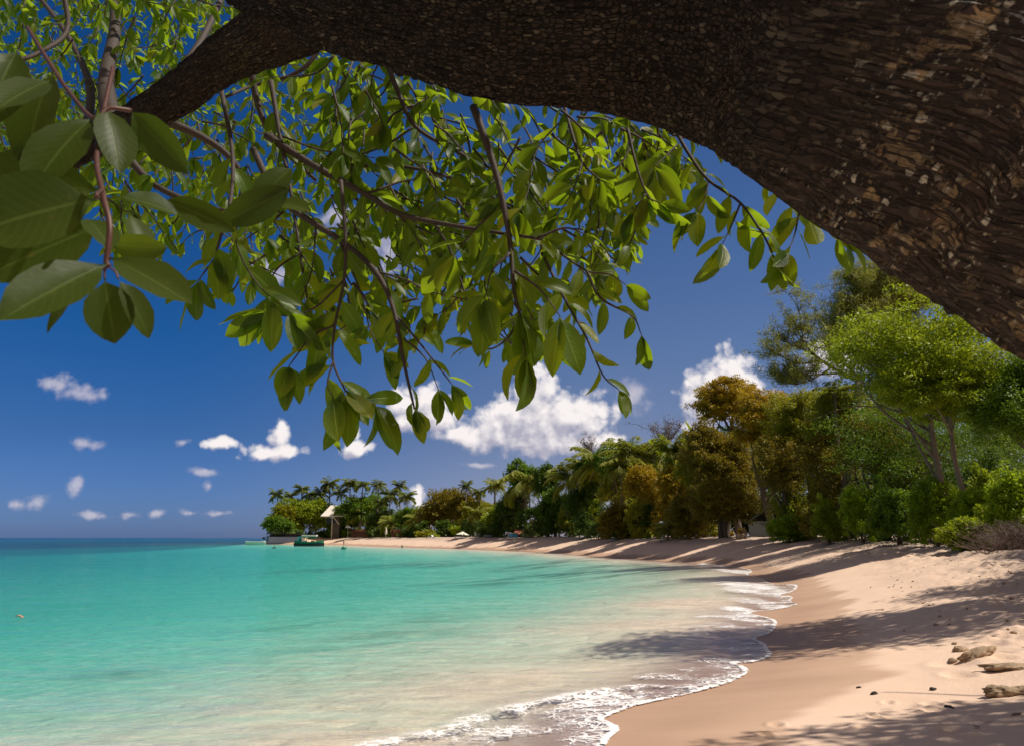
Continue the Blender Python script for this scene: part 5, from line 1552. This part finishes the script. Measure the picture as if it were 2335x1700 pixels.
B.build('thatched_roof', M['thatch'], e)
for sx_ in (-1.4, 1.4):
    for sy_ in (-1.2, 1.2): MB().tube([(sx_, sy_, -0.1), (sx_, sy_, 3.7 + z0)], 0.09).build('post', M['darkw'], e)

# house with pale hipped roof among the palms
D = back(757, 240, 8); k = u(D); e = empty('beach_house', place(757, D)); tag(e, 'house with pale hipped roof half hidden between palms on the headland', 'house')
g = e.location.z
def Zp(py, D_): return at(1167, py, D_).z - g
zr, ze = Zp(1151, D), Zp(1176, D); wx = 23 * k
B = MB()
hx = 13 * k
vs = [(-wx, -3, ze), (wx + 2, -3, ze), (wx + 2, 4, ze), (-wx, 4, ze), (-hx * .55, .5, zr), (wx * .8, .5, zr)]
B.raw(vs + [(a, b_, c - .18) for a, b_, c in vs[:4]], [(0, 1, 5, 4), (1, 2, 5), (2, 3, 4, 5), (3, 0, 4), (0, 6, 7, 1), (1, 7, 8, 2), (2, 8, 9, 3), (3, 9, 6, 0), (6, 9, 8, 7)])
B.build('roof', M['roofpale'], e)
MB().box((1.4, .6, ze / 2 - .2), (2 * wx - 4.2, 4.6, ze)).build('wall', plain('shaded_verandah_wall', (0.10, 0.085, 0.07), 0.8), e)  # dark wall colour stands in for the shade under the verandah roof
MB().box((-.2, -1.75, ze - 1.4), (3.0, .1, 1.5)).build('window', M['glass'], e)
MB().tube([(0.6, -2.6, ze - .1), (2.6, -2.4, ze - 2.6)], .16).build('brace', M['cream'], e)
MB().tube([(0.4, -2.6, -.1), (.4, -2.6, ze - .1)], .16).build('pillar', M['cream'], e)
# partly hidden roof further right
D = back(962, 226, 14); e = empty('garden_pavilion', place(962, D)); tag(e, 'pavilion with a slanting pale roof edge behind the leaning palm', 'pavilion')
g = e.location.z; zr, ze = Zp(1157, D), Zp(1170, D)
B = MB(); prism(B, [(-2.6, ze), (2.8, ze), (1.6, zr), (.2, zr)], -2, 2); B.build('roof', M['roofpale'], e)
for a in (-2, 2.2):
    for b_ in (-1.6, 1.6): MB().tube([(a, b_, -.1), (a, b_, ze)], .12).build('pillar', M['cream'], e)
# open pavilion in the shade below the brown tree
D = back(1018, 196, 13); e = empty('beach_bar', place(1018, D)); tag(e, 'open beach bar with three white pillars in the shade of the brown tree', 'bar')
g = e.location.z; zt = Zp(1196, D)
MB().box((0, .8, zt + .12), (4.4, 3.0, .22)).build('roof', M['darkw'], e)
MB().box((0, 1.8, zt / 2), (4.0, .15, zt)).build('back_wall', M['darkw'], e)
for a in (-1.3, -.15, .95): MB().box((a, -.5, zt - .5 * 1.4), (.42, .12, 1.4), ry=.12, taper=.5).build('pillar', M['white'], e)
MB().box((0, -.2, .5), (3.6, .5, 1.0)).build('counter', M['darkw'], e)

# reed fences with red brown creeper along the top
def fence(label, x0, x1, D, ytop, seed):
    rg = np.random.RandomState(seed); D = back((x0 + x1) / 2, D, 11); k = u(D); c = (x0 + x1) / 2; e = empty('reed_fence', place(c, D)); tag(e, label, 'fence', 'reed fences along the far beach')
    g = e.location.z; h = at(c, ytop, D).z - g; L_ = (x1 - x0) * k
    B = MB(); n = int(L_ / .16)
    for i in range(n):
        B.box((-L_ / 2 + (i + .5) * L_ / n, rg.normal() * .03, h * .41), (L_ / n * .96, .09, h * .82 * rg.uniform(.97, 1.05)))
    B.build('panel', M['reed'], e)
    for i in range(5): MB().box((-L_ / 2 + L_ * i / 4, .14, h * .42), (.12, .12, h * .84)).build('post', M['darkw'], e)
    lobes = [(-L_ / 2 + L_ * (i + .5) / 7, 0, h * .88, L_ / 12, .35, h * .16 * rg.uniform(.6, 1.3)) for i in range(7)]
    V, F, r = crown_arrays(rg, lobes, 2600, .34)
    mesh_np('creeper', V, F, M['vine'], e, smooth_=False, fattr={'rnd': r})
fence('left reed fence topped with red brown creeper, behind the green mooring buoy', 800, 869, 194, 1206, 1)
fence('right reed fence topped with red brown creeper, right of the folded white parasol', 893, 945, 193, 1209, 2)
e = empty('low_wall', place(795, back(795, 197, 10.5))); tag(e, 'short low stone wall at the left end of the left reed fence', 'wall')
MB().box((0, 0, .45), (1.1, .3, .9)).build('wall', M['cream'], e); MB().box((0, 0, .94), (1.2, .38, .08)).build('coping', M['roofpale'], e)

def parasol(name, label, px, D, y_top, y_rim, w_px, mat, dome=False, tilt=0.0):
    D = back(px, D, 8.5) if px < 1300 else D
    e = empty(name, place(px, D)); tag(e, label, 'parasol'); g = e.location.z
    zt, zr = at(px, y_top, D).z - g, at(px, y_rim, D).z - g; r = w_px / 2 * u(D); n = 8
    MB().tube([(0, 0, -.2), (0, 0, zt - .05)], .035).build('pole', M['white'], e)
    B = MB(); h = zt - zr
    prof = [(r, zr), (r * .8, zr + h * .45), (r * .5, zr + h * .78), (r * .2, zr + h * .95), (.02, zt)] if dome else [(r, zr), (r * .5, zr + h * .52), (.03, zt)]
    B.lathe(prof, n=16 if dome else 8); B.lathe([(a * .985, b_ - .04) for a, b_ in prof], n=16 if dome else 8)
    o = B.build('canopy', mat, e); o.rotation_euler = (0, tilt, 0)
    for q in range(4):
        th = q * math.pi / 2 + .4; MB().tube([(0, 0, zt - h * .9), (r * .9 * math.cos(th), r * .9 * math.sin(th), zr + .03)], .012, 4).build('rib', M['white'], o)
    return e
parasol('garden_parasol', 'small white domed parasol above the shrub left of the reed fences', 792.6, 200, 1196, 1202, 12, M['white'], True)
parasol('beach_parasol', 'open cream parasol over a white lounger on the far sand', 1054, 172, 1210.5, 1218, 31, M['canvas'], tilt=.05)
parasol('shade_parasol', 'grey domed parasol in the shade at the middle of the beach', 1511, 91, 1187, 1193, 26, M['grey'], True, .08)
def lounger(label, px, D, rz=0., mat='white', s=1.0):
    e = empty('sun_lounger', place(px, back(px, D, 8)), rz); tag(e, label, 'lounger'); 
    MB().box((0, 0, .34 * s), (1.3 * s, .62 * s, .09)).build('seat', M[mat], e)
    MB().box((.92 * s, 0, .60 * s), (.8 * s, .62 * s, .08), ry=-.75).build('backrest', M[mat], e)
    for a in (-.55, .6):
        for b_ in (-.25, .25): MB().box((a * s, b_ * s, .15 * s), (.07, .07, .34 * s)).build('leg', M[mat], e)
lounger('white sun lounger under the open cream parasol', 1045, 170, -.2, s=1.1)
lounger('white beach chair in front of the clipped shrubs, left one', 979, 182, .4, s=.8)
lounger('white beach chair in front of the clipped shrubs, right one', 992, 181, 2.6, s=.8)
e = empty('patio_table', place(1091, back(1091, 160, 9))); tag(e, 'small white table with a chair on the sand right of the cream parasol', 'table')
MB().lathe([(.0, .7), (.5, .7), (.5, .76), (0, .76)], n=14).build('tabletop', M['white'], e)
for q in range(3): MB().tube([(.35 * math.cos(q * 2.1), .35 * math.sin(q * 2.1), 0), (.1 * math.cos(q * 2.1), .1 * math.sin(q * 2.1), .72)], .03, 5).build('leg', M['white'], e)
e = empty('garden_chair', place(1086, back(1086, 161, 9.2)), .4); tag(e, 'white garden chair left of the small white table', 'chair')
MB().box((0, 0, .45), (.5, .5, .05)).build('seat', M['white'], e); MB().box((-.24, 0, .78), (.05, .48, .62), ry=-.12).build('backrest', M['white'], e)
for a in (-.2, .2):
    for b_ in (-.2, .2): MB().box((a, b_, .22), (.05, .05, .44)).build('leg', M['white'], e)
e = empty('folded_parasol', place(880, back(880, 189, 10))); tag(e, 'tall folded white parasol standing between the two reed fences', 'parasol')
MB().lathe([(.06, .5), (.28, .7), (.34, 1.3), (.24, 2.0), (.10, 2.7), (.02, 2.9)], n=8).build('cover', M['canvas'], e)
MB().tube([(0, 0, -.1), (0, 0, .8)], .04).build('pole', M['white'], e)
MB().lathe([(0, 0), (.32, 0), (.32, .12), (.08, .18)], n=12).build('base', M['cream'], e)

# boat hull by cross sections
def hull(B, L_, w_, h, sheer=.25, n=12, zb=0.0, deck=True):
    vs = []; m_ = 7
    for i in range(n + 1):
        t_ = i / n; x = (t_ - .5) * L_
        wd_ = w_ / 2 * max(0.03, (1 - abs(2 * t_ - 1) ** 2.6)) ** .6 if t_ > .12 else w_ / 2 * .82
        top = h + sheer * (2 * t_ - 1) ** 2 * h
        kk = zb + (0.28 * h * max(0, (t_ - .75) * 4) ** 2)
        for j in range(m_):
            a = math.pi * j / (m_ - 1); yy = -math.cos(a); 
            zz_ = kk + (top - kk) * (abs(yy) ** 2.2)
            vs.append((x, yy * wd_, zz_))
    fs = []
    for i in range(n):
        for j in range(m_ - 1): fs.append((i * m_ + j, i * m_ + j + 1, (i + 1) * m_ + j + 1, (i + 1) * m_ + j))
    fs.append(tuple(range(m_)))
    B.raw(vs, fs)
    return vs
D = 212; e = empty('tour_boat', place(706, D, 0.0), 0.03); tag(e, 'green glass bottom boat with white roof moored before the sea wall', 'boat')
k = u(D)
B = MB(); hull(B, 64 * k, 2.4, 1.0, .35, zb=-.25); B.build('hull', M['green'], e, smooth_=True)
B = MB(); hull(B, 66 * k, 2.5, .34, .9, zb=-.25); B.build('waterline_stripe', M['black'], e, smooth_=True)
MB().box((-.3, 0, .72), (50 * k, 2.0, .06)).build('deck', M['teal'], e)
MB().box((-.0, 0, 2.56), (32 * k, 2.3, .34)).build('roof', M['white'], e)
for a in (-1.6, -.5, .6, 1.6):
    for b_ in (-1, 1): MB().tube([(a, b_, .7), (a, b_, 2.46)], .035, 6).build('roof_post', M['green'], e)
MB().box((0, .0, 2.22), (29 * k, 2.2, .34)).build('roof_valance', M['green'], e)
MB().box((-1.0, -.5, 1.1), (1.0, .5, .5)).build('bench', M['white'], e); MB().box((1.0, -.5, 1.1), (.9, .5, .4)).build('bench', M['orange'], e)
MB().box((-2.6, 0, 1.55), (1.0, 1.6, 1.5), taper=.7).build('engine_cover', M['teal'], e)
MB().tube([(1.8, -1, 1.55), (3.2, -.5, 1.55), (3.2, .5, 1.55), (1.8, 1, 1.55)], .03, 5).build('bow_rail', M['orange'], e)
MB().tube([(1.8, -1, 1.15), (3.2, -.5, 1.2), (3.2, .5, 1.2), (1.8, 1, 1.15)], .03, 5).build('bow_rail', M['green'], e)
D = 236; e = empty('dinghy', place(584, D, 0.0), .02); tag(e, 'long low white dinghy floating left of the sea wall', 'boat')
B = MB(); hull(B, 45 * u(D), 1.5, .8, .4, zb=-.1); B.build('hull', M['white'], e, smooth_=True)
MB().tube([(-2.6, -.6, .98), (-1, -.72, .86), (1, -.72, .86), (2.4, -.35, .98), (2.85, 0, 1.08)], .10, 6).build('gunwale', M['white'], e)
MB().box((-.6, 0, .4), (.3, 1.2, .06)).build('thwart', M['cream'], e)
D = 152; e = empty('mooring_buoy', place(785, D, 0.0)); tag(e, 'green mooring buoy with a dark upright mast in front of the left reed fence', 'buoy')
MB().lathe([(0, -.2), (.45, -.15), (.52, .12), (.40, .34), (0, .38)], n=14).build('float', M['green'], e, smooth_=True)
MB().tube([(-.05, 0, .3), (-.05, 0, 1.1)], .05, 6).build('mast', M['darkw'], e)
MB().box((-.05, 0, 1.2), (.18, .12, .45)).build('top_mark', M['darkw'], e)
MB().tube([(.3, 0, .3), (.42, 0, .8), (.3, 0, 1.3)], .02, 5).build('line', M['white'], e)
D = 164; e = empty('swimming_buoy', place(626, D, 0.0)); tag(e, 'small dark buoy with a short stick afloat in front of the sea wall', 'buoy')
MB().lathe([(0, -.1), (.5, -.05), (.45, .1), (0, .14)], n=12).build('float', M['black'], e, smooth_=True)
MB().tube([(.12, 0, .05), (.14, 0, .5)], .05, 5).build('stick', M['darkw'], e)

# grey tender, blue kiosk boards, red roofs
D = back(1113, 145, 8.5); e = empty('upturned_dinghy', place(1113, D), .1); tag(e, 'grey inflatable dinghy resting on the sand left of the blue cart', 'boat')
B = MB(); B.tube(catmull([(-.8, -.35, .28), (.3, -.4, .28), (.85, 0, .34), (.3, .4, .28), (-.8, .35, .28)], 4), .2, 8); B.build('tube', M['wicker'], e, smooth_=True)
MB().box((-.2, 0, .2), (1.2, .6, .08)).build('floor', M['black'], e); MB().box((-.3, 0, .5), (1.3, .7, .07)).build('cover', M['grey'], e)
D = back(1171, 125, 7); e = empty('beach_cart', place(1171, D), .12); tag(e, 'bright blue box cart with a pale board on top by the red roofed hut', 'cart')
k = u(D); MB().box((0, 0, .55), (17 * k, .8, .75)).build('body', M['blue'], e)
MB().box((-.35, 0, .98), (23 * k, .9, .07), ry=.06).build('board', M['cream'], e)
for a in (-.45, .45): MB().lathe([(0, -.04), (.18, -.04), (.18, .04), (0, .04)], (a, -.42, .16), 12).build('foot', M['black'], e)
def hut(name, label, px, D, w_, d_, y_eave, y_ridge, roofm, wallm, rz=0., win=True, ov=.4):
    e = empty(name, place(px, D), rz); tag(e, label, 'hut'); g = e.location.z
    ze, zr = at(px, y_eave, D).z - g, at(px, y_ridge, D).z - g
    MB().box((0, 0, ze / 2 - .1), (w_, d_, ze)).build('wall', M[wallm], e)
    B = MB(); a, b_ = w_ / 2 + ov, d_ / 2 + ov
    B.raw([(-a, -b_, ze - .12), (a, -b_, ze - .12), (a, 0, zr), (-a, 0, zr), (-a, b_, ze - .12), (a, b_, ze - .12), (-a, -b_, ze), (a, -b_, ze), (a, 0, zr + .14), (-a, 0, zr + .14), (-a, b_, ze), (a, b_, ze)],
          [(6, 7, 8, 9), (9, 8, 11, 10), (1, 0, 3, 2), (2, 3, 4, 5), (0, 1, 7, 6), (4, 10, 11, 5), (0, 6, 9, 3), (3, 9, 10, 4), (1, 2, 8, 7), (2, 5, 11, 8)])
    B.build('roof', M[roofm], e)
    if win: MB().box((0, -d_ / 2 - .02, ze * .5), (w_ * .3, .06, ze * .45)).build('window', M['glass'], e)
    return e
hut('red_roof_hut', 'low hut with red tiled roof between two slim trunks on the sand', 1189, back(1189, 130, 11), 1.9, 1.6, 1216, 1207, 'roofred', 'darkw')
hut('brown_roof_hut', 'taller hut with orange brown roof and pinkish wall behind the red roofed hut', 1226, back(1226, 130, 15), 2.4, 2.0, 1200, 1187, 'roofbrown', 'cream', win=False)
e = empty('beached_rowboat', place(1205, back(1205, 125, 8.5)), .15); tag(e, 'faded green rowing boat lying in the shade right of the blue cart', 'boat')
B = MB(); hull(B, 1.9, .8, .42, .4, zb=.05); B.build('hull', plain('faded_green_paint', (.16, .20, .10), .6), e, smooth_=True); MB().box((0, 0, .34), (.2, .7, .04)).build('thwart', M['cream'], e)
# slim trunk pair beside the red roofs
for i, (px, lb) in enumerate([(1194, 'slim dark bare trunk left of two before the red roofs'), (1214, 'slim dark bare trunk right of two before the red roofs')]):
    x, y, g = place(px, back(px, 125, 9.5)); e = empty('slim_tree', (x, y, g)); tag(e, lb, 'tree')
    MB().tube(catmull([(0.1, 0, -.2), (.2, 0, 1.2), (-.1, 0, 3.2)], 4), [.13, .12, .12, .11, .11, .1, .1, .09, .08], 7).build('trunk', M['wood'], e)
    V, F, r = crown_arrays(np.random.RandomState(i), [(-.1, 0, 3.9, 1.3, 1.0, 1.1)], 1500, .3); mesh_np('crown', V, F, FM['dark'], e, smooth_=False, fattr={'rnd': r})
# cottage at the right of the beach
D = 79; e = empty('cottage', place(1752, D), -.25); tag(e, 'small whitewashed cottage with steep grey roof under the trees', 'house'); g = e.location.z
ze, zr = at(1740, 1188, D).z - g, at(1740, 1158, D).z - g; w2, d2 = 1.7, 2.0
B = MB(); prism(B, [(-w2, -.4), (w2, -.4), (w2, ze), (-w2, ze)], -d2, d2); B.build('wall', M['white'], e)
B = MB(); prism(B, [(-w2 + .05, ze + .002), (w2 - .05, ze + .002), (0.2, zr - .12)], -d2 + .05, d2 - .05); B.build('gable', M['darkw'], e)
B = MB(); prism(B, [(-w2 - .35, ze - .22), (0.2, zr), (w2 + .5, ze - .22), (w2 + .5, ze - .08), (0.2, zr + .16), (-w2 - .35, ze - .08)][::-1], -d2 - .55, d2 + .3); B.build('roof', M['grey'], e)
MB().box((.6, -d2 - .02, ze * .36), (.75, .06, ze * .9)).build('door', M['darkw'], e)
e = empty('marker_post', place(1641.5, 88)); tag(e, 'thin white wooden post at the edge of the shade left of the cottage', 'post')
MB().tube([(0, 0, -.1), (.02, 0, 1.15)], .07, 6).build('post', M['white'], e); MB().lathe([(0, 1.13), (.08, 1.13), (.07, 1.2), (0, 1.24)], n=8).build('cap', M['white'], e)
for i, (px, D, h, w_, mt, lb) in enumerate([(1662, 84, 16, 24, 'golden', 'small orange leaved bush on the sand right of the white post'), (1632, 86, 14, 20, 'olive', 'small yellow green plant at the foot of the white post'), (1692, 76, 22, 16, 'golden', 'orange leaved sprout growing from the stump by the cottage'), (1476, 95, 12, 14, 'bright', 'tiny bright green bush at the sand edge left of the grey parasol'), (1600, 90, 10, 20, 'golden', 'low ochre seedling bush near the thick trunk')]):
    gpy = 1225 - (gz(X(px, D), D) - CAMZ) / D * FPX
    shrub(lb, px, D, gpy - h, w_, mt, 500 + i, name='small_shrub', ls=.17)

# rough lumps: rocks, driftwood
def lump(name, label, cat, x, y, size, seed, rz=0., sink=.3, mat='rock', group=None, sharp=1.0):
    import bmesh
    bm = bmesh.new(); bmesh.ops.create_icosphere(bm, subdivisions=4, radius=1)
    for v in bm.verts:
        c = v.co
        n1 = fbm(np.array([c.x * 1.6 + seed * 3.1]), np.array([c.y * 1.6 + c.z * 1.3]), 4, seed)[0]; n2 = fbm(np.array([c.x * 6 + c.z * 3]), np.array([c.y * 9 + c.z * 4]), 3, seed + 5)[0]
        v.co = c * (1 + .52 * n1 * sharp + .24 * n2 * sharp)
        v.co.x *= size[0]; v.co.y *= size[1]; v.co.z *= size[2]
    me = bpy.data.meshes.new(name); bm.to_mesh(me); bm.free()
    me.materials.append(M[mat]); me.polygons.foreach_set('use_smooth', [True] * len(me.polygons))
    o = bpy.data.objects.new(name, me); COL.objects.link(o); o.location = (x, y, gz(x, y) + size[2] * (1 - 2 * sink) * .6); o.rotation_euler = (0, 0, rz)
    tag(o, label, cat, group); return o
def ground_at(px, py):
    """first hit of a picture ray with the ground"""
    return ground_hit(px, py)
x, y = ground_at(2232, 1500); k = y / FPX
r1 = lump('beach_rock', 'tan layered rock slab tilted up out of the shaded sand', 'rock', x, y, (38 * k, 16 * k, 14 * k), 3, .25, .15); r1.rotation_euler = (.0, -.30, .15)
x, y = ground_at(2300, 1524); lump('beach_rock', 'low sandy rock at the right edge between the other two rocks', 'rock', x, y, (52 * y / FPX, 22 * y / FPX, 9 * y / FPX), 5, -.1, .25)
x, y = ground_at(2300, 1585); lump('beach_rock', 'flat fibrous tan rock at the right edge, nearest the viewer', 'rock', x, y, (52 * y / FPX, 22 * y / FPX, 15 * y / FPX), 8, .1, .3)
x, y = ground_at(2190, 1484); lump('beach_rock', 'small dark grey stone just left of the tilted tan slab', 'rock', x, y, (16 * y / FPX, 9 * y / FPX, 7 * y / FPX), 9, .3, .2)
x, y = ground_at(2172, 1506); lump('beach_rock', 'small grey stone half buried below the tilted tan slab', 'rock', x, y, (13 * y / FPX, 8 * y / FPX, 5 * y / FPX), 12, .9, .3)
D = 74; x = X(1690, D); lump('beach_stone', 'grey boulder at the foot of the stump by the cottage', 'rock', x, D, (.45, .35, .32), 14, 0, .25)
e = empty('driftwood_stump', place(1699, 73)); tag(e, 'upright broken stump on the shaded sand before the cottage', 'stump')
MB().tube(catmull([(0, 0, -.1), (.05, 0, .4), (-.03, 0, 1.0)], 4), [.14, .11, .1, .09, .1, .09, .08, .07, .05], 7).build('stem', M['wood'], e); MB().tube([(0, 0, .5), (-.3, 0, .8), (-.35, 0, 1.05)], [.07, .05, .03], 6).build('limb', M['wood'], e)
# scattered stones and clods in the shade at the right
rg = np.random.RandomState(9)
LBL = ['dark pebble lying on the shaded rough sand', 'small grey clod on the trampled sand']
for i in range(22):
    px, py = rg.uniform(2010, 2330), rg.uniform(1300, 1480)
    x, y = ground_at(px, py); s_ = rg.uniform(.015, .04)
    lump('pebble', 'small dark stone among many scattered on the rough shaded sand at the right', 'stone', x, y, (s_ * 1.3, s_, s_ * .7), 20 + i, rg.uniform(0, 3), .2, group='small dark stones scattered on the rough sand')
for i, (px, py, s_, lb) in enumerate([(1994, 1583, .035, 'little dark seaweed lump lying alone on the sunlit sand'), (1958, 1568, .022, 'tiny dark shell left of the lone seaweed lump'), (2165, 1616, .04, 'dark twig fragment on the bright sand at the lower right'), (2128, 1573, .03, 'brown leaf scrap above the dark twig fragment'), (2062, 1438, .022, 'tiny pale shell in the long tree shadow'), (1640, 1300, .03, 'pale foam blob')][:5]):
    x, y = ground_at(px, py); lump('beach_debris', lb, 'debris', x, y, (s_ * 1.5, s_, s_ * .6), 70 + i, rg.uniform(0, 3), .15, 'rock' if 'pale' in lb else 'darkw')
# something pale pink adrift on the water at the left
p = on_plane(40, 1408); V, F, uv, r = leaf_batch(np.array([[0, 0, .012]]), np.array([[1., .2, .05]]), np.array([[0, 0, 1.]]), np.array([.26]), np.array([.15]), np.array([.6]), np.array([.5]))
o = mesh_np('floating_leaf', V, F, plain('pink_brown_leaf', (.55, .24, .15), .5), None, uv=uv); o.location = (p.x - .1, p.y, .03); tag(o, 'pinkish brown leaf floating on the water at the left edge', 'leaf')
x, y = X(922, 172), 172; e = empty('beach_bin', (x, y - 3, gz(x, y - 3))); tag(e, 'tiny grey green bin standing alone on the far sand', 'bin')
MB().lathe([(0, 0), (.16, 0), (.2, .45), (.0, .47)], n=10).build('bucket', M['wicker'], e); MB().lathe([(0, .47), (.21, .47), (.2, .52), (0, .54)], n=10).build('lid', M['teal'], e)

# leaf litter, twigs and shell bits washed over the dry sand: nobody could count them
def litter():
    rg = np.random.RandomState(77); n = 16000
    x = rg.uniform(2, 26, n); y = rg.uniform(5.5, 48, n)
    z, d = terrain(x, y); cl = fbm(x * .9, y * .9, 3, 66) * .5 + .5
    k = (d > 2.3 + rg.random(n) * 3.0) & (d < 13) & (rg.random(n) < np.clip(cl * 1.5 - .35, .04, 1)); x, y, z = x[k], y[k], z[k]; n = len(x)
    th = rg.uniform(0, 6.28, n); D = np.stack([np.cos(th), np.sin(th), rg.normal(size=n) * .15], 1); N = np.stack([rg.normal(size=n) * .4, rg.normal(size=n) * .4, np.ones(n)], 1)
    L = rg.uniform(.03, .15, n); tw = rg.random(n) < .4
    V, F = quads(np.stack([x, y, z + .012], 1), D, N, L, np.where(tw, .009, L * .45))
    o = mesh_np('leaf_litter', V, F, foliage_mat('dead_leaf_litter', (.06, .035, .02), (.42, .27, .15), .1, (.2, .1, .04)), None, smooth_=False, fattr={'rnd': rg.random(n)})
    tag(o, 'scattered dead leaves, twigs and shell bits on the dry upper sand', 'litter', kind='stuff')
litter()
